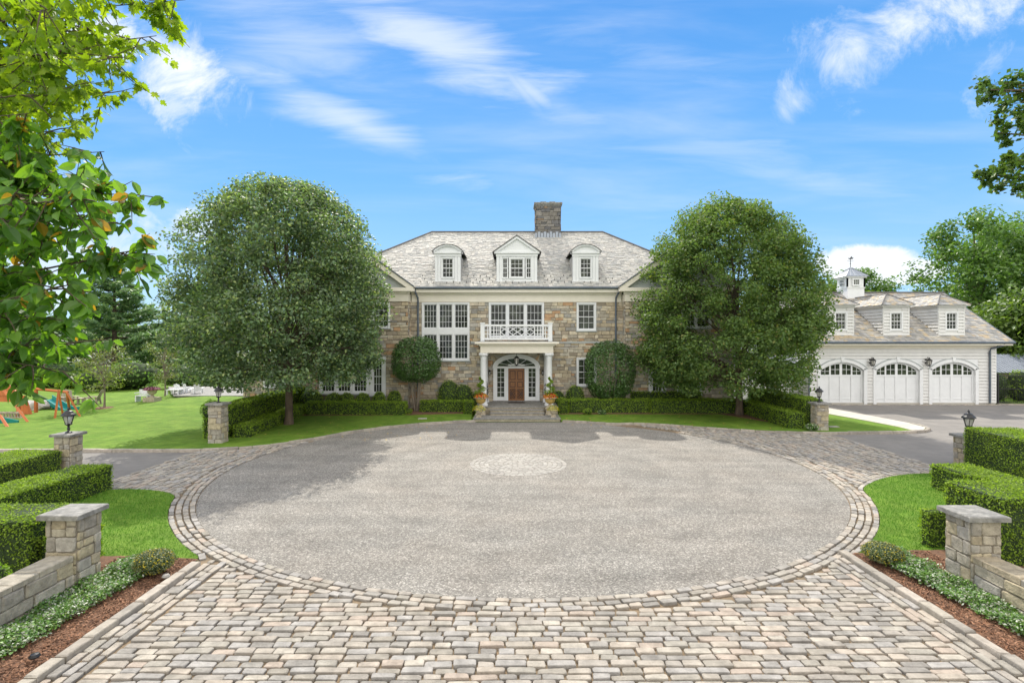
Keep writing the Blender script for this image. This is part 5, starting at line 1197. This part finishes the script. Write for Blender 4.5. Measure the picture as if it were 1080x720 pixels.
for i, (x, y, h, R, zc, m, lab) in enumerate([
    (-62, 64, 10, 6, 4, 'wood1', 'dark green tree behind the orange playset'),
    (-54, 72, 9, 5.5, 3.5, 'wood1', 'dark bushy tree between the playset and the big pine'),
    (-43, 78, 8, 5, 3, 'wood1', 'dark green bushy tree behind the tall pine'),
    (-36, 75, 7.4, 4.5, 3, 'wood2', 'pale green rounded tree right of the pine'),
    (-29, 78, 7.5, 5, 3, 'wood1', 'green tree just left of the left shade tree in the distance'),
    (-23, 74, 7.2, 4.6, 3, 'wood2', 'pale tree behind the terrace under the left shade tree'),
    (-70, 55, 12, 6, 4, 'wood1', 'dark tree at the far left edge behind the maple branches')]):
    broad('background_tree', x, y, .5, h, R, zc, lab, m=m, leaf=.40, clumps=120, per=70, cs=.9, trunk=.25, th=.9, group='trees beyond the left lawn', irregular=.12, low=.3, limbs=14, core=.4)
# white pines
def pine(x, y, z0, h, R, label, n_w=15):
    r = empty('pine_tree', (x, y, z0), label, 'tree', 'pines beyond the left lawn'); t = MB(); tube(t, [(x, y, z0-.2), (x+.1, y, z0+h*.5), (x, y, z0+h)], [.34, .2, .03], 8); P = []; D = []
    for w_ in range(n_w):
        f = w_/(n_w-1); z = z0+h*(.06+.92*f); nb = rng.integers(6, 9); a0 = rng.uniform(0, 6.28)
        for b in range(nb):
            a = a0+b*6.28/nb+rng.normal(0, .2); L = R*(1-f**1.6)*rng.uniform(.6, 1.15)+.4; e = np.array([x+L*math.cos(a), y+L*math.sin(a), z+L*(.22*f+.06)+rng.normal(0, .2)]); c = curve((x, y, z-.2), e, -.06)
            tube(t, c, np.linspace(.07*(1-f)+.02, .01, 6), 4, cap=False)
            k = int(46*L/R*1.6)+14; s = rng.uniform(.15, 1, k)**.7; Q = np.array([np.array(c[min(int(u*5), 4)])*(1-(u*5-min(int(u*5), 4)))+np.array(c[min(int(u*5), 4)+1])*(u*5-min(int(u*5), 4)) for u in s])
            side = np.array([-math.sin(a), math.cos(a), 0]); Q += side*rng.normal(0, .42, (k, 1))*(.3+.7*(1-s))[:, None]*1.1; Q[:, 2] += rng.uniform(-.03, .22, k); P.append(Q)
    t.build('trunk', 'bark', r, True); P = np.concatenate(P); P = np.repeat(P, 5, 0); n = len(P); P += rng.normal(0, .19, (n, 3))*np.array([1, 1, .5])
    g = MB(); scatter(g, (NEEDLE[0]*np.array([1, 1.9, 1]), NEEDLE[1]), P, frames(n, np.array([[0, 0, 1.]]), .8), rng.uniform(.35, .75, n)); g.build('crown', 'pine', r); return r
pine(-46.5, 62, .6, 13.2, 6.8, 'tallest spreading pine beyond the left lawn', 17)
pine(-56, 58, .5, 12.6, 6.0, 'pine half hidden behind the hanging branches at the left')
pine(-40.5, 68, .6, 11.2, 5.5, 'pine directly right of the tallest pine')
pine(-66, 62, .5, 14.5, 6.0, 'leftmost pine behind the playset')
# young trees on the lawn
def young(px, Y, h, R, label):
    x = (px-540)*Y/560; z = .09+lawn_h(x, Y); broad('young_tree', x, Y, z, h, R, z+h*.62, label, m='young', bark='barkpale', trunk=.06, th=1.3, leaf=.13, clumps=60, per=34, cs=.3, limbs=40, core=.2, group='young trees on the left lawn', irregular=.1, low=.65)
    g = MB(); lathe(g, [(0, .06), (.5, .05), (.72, -.02)], (x, Y, z), 18); tag(g.build('mulch_ring', 'mulch'), 'ring of brown mulch round the young tree at the %s' % ('left' if px < 130 else 'terrace'), 'mulch', kind=None)
young(110, 35, 4.6, 1.65, 'young thin tree with mulch ring in the middle of the left lawn'); young(174, 42, 5.3, 1.4, 'slender young tree beside the terrace edge')
ORD = ['first', 'second', 'third', 'fourth', 'fifth', 'sixth', 'seventh', 'eighth', 'ninth', 'tenth', 'eleventh', 'twelfth', 'thirteenth']
# shrubs along the far edge of the lawn
for k in range(13):
    px = 4+k*15; Y = 49+rng.uniform(-1.5, 2); x = (px-540)*Y/560; z = lawn_h(x, Y); s = rng.uniform(.6, 1.9); x += rng.uniform(-1, 1); Y += rng.uniform(-1, 4); z = lawn_h(x, Y)
    ball(x, Y, 1.3*s, 1.5*s, '%s shrub from the left in the row at the far edge of the left lawn' % ORD[k], .3, 420, ('wood1', 'box', 'wood2')[k % 3], 'shrubs at the far edge of the left lawn', z, name='border_shrub')
# distant hill and houses seen through the gap at the left
hb = MB(); nx, ny = 60, 14; V = []
for j in range(ny):
    for i in range(nx):
        x = -420+i*9; y = 190+j*22; t = j/(ny-1); V.append((x, y, (16+5*math.sin(i*.33)+3*math.sin(i*.8+1))*math.sin(t*math.pi/2)*(1 if x < -20 else .7)+rng.normal(0, .6)))
hb.add(V, [[j*nx+i, j*nx+i+1, (j+1)*nx+i+1, (j+1)*nx+i] for j in range(ny-1) for i in range(nx-1)])
struct('hills', hb, mat('distant_woods', (.035, .075, .04), (.07, .12, .05), .12, .95, var=.4), True)
for (px, Y, zb, w_, d_, h_, wallm, roofm, lab) in ((92, 95, 0, 9, 6, 2.6, 'white', 'rock', 'long pale low house glimpsed left of the pine'), (150, 100, -.2, 5, 5, 2.2, 'white', 'teak', 'small white house glimpsed right of the pine'), (157, 96, -.6, 4, 4, 1.9, 'red', 'red', 'small red roofed house glimpsed right of the pine')):
    x = (px-540)*Y/560; r = empty('distant_house', (x, Y, 0), lab, 'house', 'distant houses beyond the lawn'); b = MB(); box(b, x-w_/2, x+w_/2, Y, Y+d_, zb-1, zb+h_); b.build('wall', wallm, r)
    b = MB(); P_ = [(x-w_/2-.4, Y-.4, zb+h_), (x+w_/2+.4, Y-.4, zb+h_), (x+w_/2+.4, Y+d_+.4, zb+h_), (x-w_/2-.4, Y+d_+.4, zb+h_), (x-w_/2-.4, Y+d_/2, zb+h_+1.5), (x+w_/2+.4, Y+d_/2, zb+h_+1.5)]; b.add(P_, [[0, 1, 5, 4], [2, 3, 4, 5], [0, 4, 3], [1, 2, 5], [3, 2, 1, 0]]); b.build('roof', roofm, r)
    b = MB()
    for k in range(3): q = x-w_*.3+k*w_*.3; box(b, q-.35, q+.35, Y-.03, Y, zb+.9, zb+1.8)
    b.build('windows', 'glass', r)

# ---------------------------------------------------------------- overhanging trees close by
def hang(name, x, y, h, label, spots, T, m, size, per, twig=.35, trunk=.2, droop=.7, cat='tree', bm='bark', extra_clumps=0, cs=.5):
    r = empty(name, (x, y, 0), label, cat); t = MB(); tube(t, [(x, y, -.05), (x+.05, y+.02, h*.35), (x, y-.05, h*.7), (x, y, h)], [trunk*1.2, trunk, trunk*.7, trunk*.2], 12)
    P = []; X_ = []
    for (b0, b1, w_, cnt) in spots:
        c = curve(b0, b1, .06, .12, 8); c[0] = np.array(b0); tube(t, c, np.linspace(w_*.7, w_*.1, 8), 6)
        for _ in range(cnt):
            u = rng.uniform(.12, 1)**.7*7; i = min(int(u), 6); q = np.array(c[i])*(1-(u-i))+np.array(c[i+1])*(u-i)
            d = rng.normal(0, 1, 3); d[2] -= .35; d /= np.linalg.norm(d); L = twig*rng.uniform(.4, 1.3); e = q+d*L; tube(t, curve(q, e, 0, .15, 4), [.006, .005, .004, .002], 4, cap=False)
            k = rng.integers(max(2, per-3), per+3)
            for _k in range(k):
                s = rng.uniform(.15, 1.05); p = q+d*L*s; o = rng.normal(0, 1, 3); o /= np.linalg.norm(o); o[2] = -abs(o[2])*.6-droop*.5; o /= np.linalg.norm(o); P.append(p+o*size*.55); X_.append(o)
    t.build('trunk', bm, r, True); P = np.array(P); X_ = np.array(X_); n = len(P)
    if extra_clumps:
        pass
    nn = rng.normal(0, 1, (n, 3))+np.array([0, 0, .8]); z = nn-(nn*X_).sum(1, keepdims=True)*X_; z /= np.linalg.norm(z, axis=1, keepdims=True); F = np.stack([X_, np.cross(z, X_), z], 1)
    g = MB(); scatter(g, T, P, F, rng.uniform(.65, 1.25, n)*size); g.build('crown', m, r); return r
tx, ty = -6.3, 4.6
A_ = lambda px, py, Y: tuple(at(px, py, Y))
hang('flowering_dogwood', tx, ty, 6.3, 'overhanging dogwood branches with drooping oval leaves at the left', [
    ((tx, ty, 4.6), A_(150, 262, 4.2), .03, 60), ((tx, ty, 4.8), A_(60, 250, 4.6), .022, 60), ((tx, ty, 5.4), A_(40, 170, 4.6), .022, 60), ((tx, ty, 4.3), A_(30, 300, 4.4), .022, 50), ((tx, ty, 5.2), A_(100, 190, 4.9), .022, 50), ((tx, ty, 3.9), A_(34, 335, 4.3), .022, 40), ((tx, ty, 4.4), A_(75, 300, 3.8), .026, 34), ((tx, ty, 5.2), A_(140, 205, 4.5), .03, 44), ((tx, ty, 4.9), A_(92, 210, 3.8), .026, 40),
    ((tx, ty, 5.5), A_(110, 160, 4.2), .026, 34), ((tx, ty, 4.1), A_(80, 362, 4.2), .024, 44), ((tx, ty, 4.2), A_(50, 335, 3.9), .022, 34), ((tx, ty, 3.9), A_(72, 392, 4.0), .022, 46), ((tx, ty, 5.7), A_(30, 120, 3.9), .024, 30), ((tx, ty, 4.5), A_(15, 215, 3.6), .02, 34), ((tx, ty, 3.9), A_(10, 330, 3.7), .02, 26), ((tx, ty, 5.0), A_(125, 235, 4.1), .024, 34)],
    OVAL, 'dogwood', .125, 8, twig=.30, trunk=.09)
mx0, my0 = -7.2, 6.0
hang('maple_tree', mx0, my0, 9, 'overhanging maple branches with bright pointed leaves in the upper left', [
    ((mx0, my0, 7.4), A_(196, 0, 4.6), .022, 40), ((mx0, my0, 6.6), A_(40, 60, 4.8), .022, 80), ((mx0, my0, 6.9), A_(80, 40, 5.0), .022, 80), ((mx0, my0, 6.2), A_(30, 140, 4.9), .022, 70), ((mx0, my0, 7.5), A_(60, -20, 4.6), .022, 70), ((mx0, my0, 6.6), A_(120, 95, 4.8), .02, 46), ((mx0, my0, 7.0), A_(165, 38, 4.8), .028, 34), ((mx0, my0, 6.6), A_(140, 62, 4.4), .028, 36), ((mx0, my0, 7.4), A_(110, -10, 4.2), .03, 44), ((mx0, my0, 6.4), A_(95, 90, 4.2), .026, 44), ((mx0, my0, 6.4), A_(55, 55, 4.0), .028, 46), ((mx0, my0, 7.2), A_(50, 10, 3.8), .03, 44), ((mx0, my0, 6.0), A_(70, 140, 4.3), .024, 36), ((mx0, my0, 6.2), A_(30, 100, 3.9), .024, 40), ((mx0, my0, 5.8), A_(60, 150, 4.6), .02, 26), ((mx0, my0, 7.6), A_(100, 30, 4.8), .03, 40)],
    MAPLE, 'maple', .115, 9, twig=.32, trunk=.16)
ox, oy = 15.8, 10.2
r = empty('oak_tree', (ox, oy, 0), 'oak branches with small dark leaves entering at the upper right edge', 'tree'); t = MB(); tube(t, [(ox, oy, -.05), (ox+.1, oy, 4), (ox, oy+.1, 8), (ox+.1, oy, 12)], [.32, .26, .2, .06], 12); P = []
Yo = 10.5
for tp_, cl in (((1045, 95), [(1036, 90, 9), (1048, 98, 10), (1058, 112, 10), (1040, 104, 7), (1052, 128, 8), (1062, 92, 10)]), ((1075, 90), [(1072, 84, 12), (1078, 100, 10), (1088, 90, 16), (1075, 118, 8), (1082, 135, 8), (1076, 128, 6)]),
               ((1052, 140), [(1056, 142, 6), (1062, 150, 6), (1060, 135, 6)]), ((1050, 185), [(1034, 184, 7), (1046, 184, 9), (1056, 178, 9), (1066, 174, 9), (1054, 197, 8), (1068, 190, 9), (1062, 166, 6), (1040, 193, 6), (1074, 198, 7)]), ((1080, 178), [(1082, 172, 12), (1090, 190, 12), (1086, 205, 9), (1096, 160, 14), (1100, 120, 20)])):
    e = at(tp_[0], tp_[1], Yo); c = curve((ox, oy, e[2]-.8), e, .05, .1, 8); tube(t, c, np.linspace(.06, .012, 8), 6)
    for px, py, rr in cl:
        q = at(px, py, Yo+rng.uniform(-.4, .4)); tube(t, curve(c[5], q, .03, .1, 4), [.014, .01, .008, .004], 4, cap=False)
        k = int(rr*8); d = rng.normal(0, .42, (k, 3))*rr*Yo/560; P.append(q+d)
for k in range(60):
    a = rng.uniform(0, 6.28); q = np.array([ox+1.2+abs(rng.normal(0, 2.2)), oy+rng.normal(0, 2), rng.uniform(7.5, 13.5)]); P.append(q+rng.normal(0, .45, (60, 3)))
t.build('trunk', 'bark', r, True); P = np.concatenate(P); n = len(P); g = MB(); scatter(g, (KITE[0]*np.array([1, 1.25, 1]), KITE[1]), P, frames(n, np.array([[0, 0, 1.]]), 1.1), rng.uniform(.07, .14, n)); g.build('crown', 'oakleaf', r)

# ---------------------------------------------------------------- left lawn furniture
def gz(x, y): return .09+lawn_h(x, y)
# playset: base line about Y 29
ps = empty('playset', (-27, 30, 0), 'orange timber playset with roofed fort, rails and swing frame', 'playset'); b = MB()
def S(px, py, Y): return tuple(at(px, py, Y))
Yp = 31.5; zg = gz(-29, Yp)
def post(mb, px, Y, z0, z1, w_=.06): x = (px-540)*Y/560; box(mb, x-w_, x+w_, Y-w_, Y+w_, z0, z1)
for px, Y in ((-14, 31), (19.5, 31), (-12, 33), (38, 33.0)): b_ = MB(); post(b_, px, Y, gz((px-540)*Y/560, Y), zz(411, Y), .07); b_.build('post', 'redwood', ps)
xa, xb = (-16-540)*31/560, (26-540)*31/560
f = MB(); box(f, xa, xb, 30.95, 31.05, zz(423.5, 31), zz(417, 31)); f.build('beam', 'redwood', ps)
f = MB(); prism(f, [(xa, zz(417, 31)), (xb-.1, zz(417, 31)), (xb-.5, zz(411, 31)), ((11-540)*31/560, zz(405, 31)), ((-4-540)*31/560, zz(409, 31)), (xa, zz(412, 31))], 30.9, 30.97)
f.build('roof_panel', 'redwood', ps)
f = MB(); x0_, x1_ = (19-540)*32/560, (26-540)*32/560
P_ = [S(20, 421, 32.2), S(27.5, 421, 32.2), S(35, 442, 32.2), S(22, 442, 32.2)]; P_ = np.array(P_); f.add(np.concatenate([P_, P_+np.array([0, .08, 0])]), [[0, 1, 2, 3], [7, 6, 5, 4], [0, 4, 5, 1], [1, 5, 6, 2], [2, 6, 7, 3], [3, 7, 4, 0]]); f.build('climbing_wall', 'redwood', ps)
f = MB(); 
for zq in (435, 440.5): x0_, x1_ = (-14-540)*30.6/560, (24-540)*30.6/560; box(f, x0_, x1_, 30.55, 30.62, zz(zq, 30.6)-.06, zz(zq, 30.6)+.04)
for k in range(12): x = (-12+k*3-540)*30.6/560; box(f, x-.04, x+.04, 30.63, 30.68, zz(445, 30.6), zz(434, 30.6))
x0_ = (-14-540)*31.5/560; x1_ = (24-540)*31.5/560; box(f, x0_, x1_, 30.7, 32.5, zz(446.5, 31)-.05, zz(446.5, 31)+.05); f.build('railing', 'teak', ps)
f = MB(); bar(f, S(0, 406, 29.8), S(29.5, 445, 29.2), .075); bar(f, S(0, 438, 28.2), S(10, 453, 27.4), .075); bar(f, S(-20, 418, 29.6), S(0, 406, 29.8), .075); f.build('brace', 'redwood', ps)
for a, b_, q in (((62, 413), (57.5, 444), 30.6), ((61.5, 413), (67, 441), 32), ((70, 415), (84.5, 439), 31.4), ((70.5, 415), (73.5, 434), 33)): f = MB(); bar(f, S(a[0], a[1]-2, (q+31)/2), S(b_[0], b_[1], q), .07); f.build('swing_leg', 'redwood', ps)
f = MB(); bar(f, S(30, 409, 31.5), S(72, 413.5, 31.8), .08); f.build('swing_beam', 'redwood', ps)
sl = MB(); pts = [S(45, 424, 35), S(52, 428, 34.6), S(60, 433, 34.2), S(68, 437, 33.8), S(74, 437, 33.6)]
for k in range(4):
    a, c = np.array(pts[k]), np.array(pts[k+1]); U = c-a
    obox(sl, a, U, (0, .7, .1), (0, 0, .06)); obox(sl, a, U, (0, .06, 0), (0, 0, .3)); obox(sl, a+np.array([0, .7, .1]), U, (0, .06, 0), (0, 0, .3))
tag(sl.build('slide', 'teal'), 'teal plastic slide behind the orange swing legs', 'slide')
f = MB(); obox(f, S(-6, 445, 28.6), (1.0, .3, -.3), (0, .5, 0), (0, 0, .1)); obox(f, S(-6, 443, 28.6), (1.0, .3, -.3), (0, .06, 0), (0, 0, .25)); tag(f.build('slide', 'teal'), 'end of a teal slide at the left edge under the playset brace', 'slide')
def adirondack(px, Y, rot, m, label, group, s=1.0):
    x = (px-540)*Y/560; z = gz(x, Y); r = empty('garden_chair', (0, 0, 0), label, 'chair', group)
    b = MB(); obox(b, (-.3*s, -.35*s, .36*s), (.6*s, 0, 0), (0, .62*s, -.14*s), (0, 0, .03)); b.build('seat', m, r)
    b = MB()
    for k in range(5): q = -.27*s+k*.11*s; obox(b, (q, .2*s, .24*s), (.1*s, 0, 0), (0, .03, 0), ((k-2)*.02*s, .3*s, (.78-.05*abs(k-2))*s)); 
    b.build('backrest', m, r)
    for sx in (-1, 1):
        b = MB(); box(b, sx*.38*s-.08*s, sx*.38*s+.08*s, -.42*s, .38*s, .52*s, .55*s); b.build('armrest', m, r)
        b = MB(); box(b, sx*.33*s-.03, sx*.33*s+.03, -.38*s, -.28*s, 0, .52*s); b.build('leg', m, r)
        b = MB(); obox(b, (sx*.33*s-.03, .3*s, 0), (.06, 0, 0), (0, .1, 0), (0, -.1*s, .52*s)); b.build('leg', m, r)
    r.location = (x, Y, z); r.rotation_euler = (0, 0, R_(rot)); return r
adirondack(98, 37, -70, 'teak', 'weathered timber garden chair turned sideways nearest the young tree', 'weathered chairs on the left lawn', 1.05)
adirondack(73, 37, 60, 'teak', 'weathered timber garden chair beside the orange swing legs', 'weathered chairs on the left lawn', 1.05)
def table(px, Y, w_, h, m, label, name='garden_table', cat='table', n=1):
    x = (px-540)*Y/560; z = gz(x, Y); r = empty(name, (x, Y, z), label, cat); b = MB(); box(b, x-w_/2, x+w_/2, Y-.35, Y+.35, z+h-.05, z+h); b.build('tabletop', m, r)
    for sx in (-1, 1):
        for sy in (-1, 1): b = MB(); xx_ = x+sx*(w_/2-.08); box(b, xx_-.04, xx_+.04, Y+sy*.28-.04, Y+sy*.28+.04, z, z+h-.05); b.build('leg', m, r)
    return r
table(85, 37.6, .9, .42, 'teak', 'low weathered timber table between the two lawn chairs')
for px, w_, lab in ((32, .42, 'smaller pale boulder behind the playset'), (41, .62, 'larger pale boulder behind the playset')):
    x = (px-540)*34.5/560; g = MB(); d = rng.normal(0, 1, (1, 3)); import bmesh
    bm = bmesh.new(); bmesh.ops.create_icosphere(bm, subdivisions=3, radius=1)
    for v in bm.verts: f_ = 1+.12*math.sin(v.co.x*5+px)*math.cos(v.co.z*4)+.08*math.sin(v.co.y*7); v.co = (v.co.x*w_*f_, v.co.y*.6*f_, v.co.z*.38*f_)
    me = bpy.data.meshes.new('boulder'); bm.to_mesh(me); me.materials.append(M['rock']); o = bpy.data.objects.new('boulder', me); COL.objects.link(o); o.location = (x, 34.5, gz(x, 34.5)+.2); tag(o, lab, 'boulder')
# terrace with stone edge, white chairs, bench and urn
Yt = 36.2; te = MB()
poly = [(-25.3, 40.1), (-14.6, 40.1), (-14.6, 48), (-30.9, 48)]
zt_ = .42; slab(te, poly, 0, zt_-.06, 0); stones(te, [[(-25.5, 40.0, zt_-.06), (-14.5, 40.0, zt_-.06), (-14.5, 48, zt_-.06), (-31.1, 48, zt_-.06)]], (0, 0, 1), [.07], .012); tag(te.build('terrace', 'bluestone'), 'raised stone edged terrace behind the left lawn', 'terrace')
for px, Y, rot, lab in ((190, 41.6, 175, 'leftmost white garden chair on the terrace'), (199, 42.6, 150, 'second white garden chair on the terrace'), (209, 41.8, 200, 'white garden chair on the terrace nearest the court pillar')):
    c = adirondack(px, Y, rot, 'white', lab, 'white chairs on the terrace', .8); c.location.z = zt_
tb = table(184.5, 41.0, 1.0, .4, 'white', 'low white table at the left end of the terrace'); tb.location.z = zt_
px_, Yu = 160.5, 37.8; x = (px_-540)*Yu/560; z = gz(x, Yu)
pd = MB(); box(pd, x-.4, x+.4, Yu-.4, Yu+.4, z-.05, z+.25); tag(pd.build('stone_pedestal', 'cast'), 'low stone pedestal under the urn on the left lawn', 'pedestal')
urn(x, Yu, z+.2, .95, 'stone urn with mauve flowers on the left lawn'); flowers(x, Yu, z+.78, .5, .2, 'pinkfl', 'dark and mauve flowers filling the lawn urn', 900, .11); spiral(x, Yu, z+.85, 1.1, .42, 'clipped spiral topiary standing in the lawn urn', 'wood1')
bn = empty('garden_bench', ((151-540)*37.9/560, 37.9, 0), 'small white bench beside the urn on the left lawn', 'bench'); bx = (151-540)*37.9/560; bz = gz(bx, 37.9)
for nm, bb in (('seat', (-.45, .45, -.2, .25, .4, .46)), ('backrest', (-.45, .45, .26, .31, .5, .85)), ('leg', (-.45, -.37, -.2, .3, 0, .4)), ('leg', (.37, .45, -.2, .3, 0, .4)), ('armrest', (-.47, -.39, -.25, .25, .6, .65)), ('armrest', (.39, .47, -.25, .25, .6, .65))):
    b = MB(); box(b, bx+bb[0], bx+bb[1], 37.9+bb[2], 37.9+bb[3], bz+bb[4], bz+bb[5]); b.build(nm, 'white', bn)
# bright leafy plant at the left court pillar
ball(-13.55, 23.9, .42, .9, 'bright lime green leafy plant growing beside the left court pillar', .12, 300, 'lime', None, .95, 'plant', 'leafy_plant')
ball(14.85, 26.3, .3, .35, 'small leafy plant at the foot of the right court pillar', .09, 200, 'ivy', None, .1, 'plant', 'leafy_plant')
ball(-8.7, 8.75, .35, .75, 'yellow green shrub behind the low wall at the left edge', .06, 700, 'lime', None, .1, 'shrub', 'leafy_shrub')
ball(9.5, 8.9, .35, .6, 'lime green shrub behind the low wall at the right edge', .06, 500, 'lime', None, .1, 'shrub', 'leafy_shrub')
for (x, y, lab) in ((-5.1, 30.3, 'small pale stone marker in the grass left of the steps'), (16.6, 27.4, 'flat pale stone set in the grass beside the right court pillar')):
    g = MB(); stones(g, [[(x-.25, y-.13, .08), (x+.25, y-.1, .08), (x+.22, y+.15, .08), (x-.24, y+.13, .08)]], (0, 0, 1), [.05], .01); tag(g.build('stone_slab', 'rock'), lab, 'stone')
for (px, py) in ((36.5, 706), (175, 619)):
    x, y = G(px, py-4); g = MB(); lathe(g, [(.06, 0), (.07, .02), (.05, .05), (0, .06)], (x, y, .12), 12); tag(g.build('ground_light', 'black' if px < 100 else 'rock'), ('small round black ground light in the mulch at the lower left', 'small pale ground fitting in the mulch beside the daisy mound')[px > 100], 'light')

# ---------------------------------------------------------------- fence, gate and metal roof right of the garage
Yfz = 37.0; r = empty('iron_fence', (36, 37.6, 0), 'tall black metal fence at the right of the garage', 'fence')
xs0, xs1 = 34.9, 48; yl = lambda x: 38.2-(x-34.9)*.22
for x in (34.95, 37.0, 39.3, 41.6, 44): b = MB(); box(b, x-.05, x+.05, yl(x)-.05, yl(x)+.05, 0, 2.35 if x > 35 else 2.2); b.build('post', 'black', r)
b = MB()
for z in (.15, 1.1, 2.05): tube(b, [(xs0, yl(xs0), z), (xs1, yl(xs1), z)], .025, 4)
x = xs0
while x < xs1: bar(b, (x, yl(x), .1), (x, yl(x), 2.1), .013); x += .11
b.build('railing', 'black', r)
b = MB(); box(b, 38.45, 37.95, yl(37.9)+.3, yl(37.9)+.4, 0, 2.9); tag(b.build('rusty_post', 'red'), 'rusty brown post standing behind the black fence', 'post')
for k in range(7):
    x = 35.6+k*1.5; ball(x, yl(x)+1.1, .9, 2.1+.3*math.sin(k*2), '%s green shrub from the garage corner in the row behind the black fence' % ORD[k], .16, 420, ('wood2', 'box', 'wood1')[k % 3], 'shrubs behind the black fence', .05, name='fence_shrub')
pv = empty('pool_house', (40, 44, 0), 'low building with pale standing seam metal roof right of the garage', 'building'); b = MB(); box(b, 36.4, 50, 42.6, 48, 0, 2.0); b.build('wall', 'teak', pv)
b = MB(); a0, a1 = np.array([36.0, 42.0, 2.0]), np.array([50.5, 42.0, 2.0]); up = np.array([0, 2.8, 1.35]); obox(b, a0, a1-a0, up, (0, -.03, .06)); 
for k in range(49): q = a0+(a1-a0)*k/48; obox(b, q+np.array([0, -.03, .06]), (.03, 0, 0), up, (0, -.02, .05))
b.build('roof', 'lead', pv)
# clipped kerb along the right side of the yard
g_ = MB(); q = []; x = 34.6
while x < 44: q.append([(x, yl(x)-.55, 0), (x+.55, yl(x+.55)-.55, 0), (x+.55, yl(x+.55)-.4, 0), (x, yl(x)-.4, 0)]); x += .57
stones(g_, q, (0, 0, 1), [.1]*len(q), .01); struct('yard_kerb', g_, 'kerb')

# fallen leaves on the lawns and the court edge
n = 420; P = []
for _ in range(n):
    if random.random() < .6: x, y = random.uniform(-14, -2.6), random.uniform(24, 31.5)
    else: x, y = random.uniform(3, 14), random.uniform(26.5, 32)
    inside = math.hypot(x-CC[0], y-CC[1]) < 10.3
    P.append((x, y, .02 if inside else .115))
g = MB(); scatter(g, KITE, np.array(P), frames(n, np.array([[0, 0, 1.]]), .35), rng.uniform(.06, .12, n)); stuff('fallen_leaves', 'scattered yellow and brown fallen leaves on the grass under the shade trees', 'leaves', g, mat('fallen_leaf', None, pal=[(.42, .26, .05), (.30, .16, .06), (.22, .12, .06), (.50, .38, .08)], var=.1))
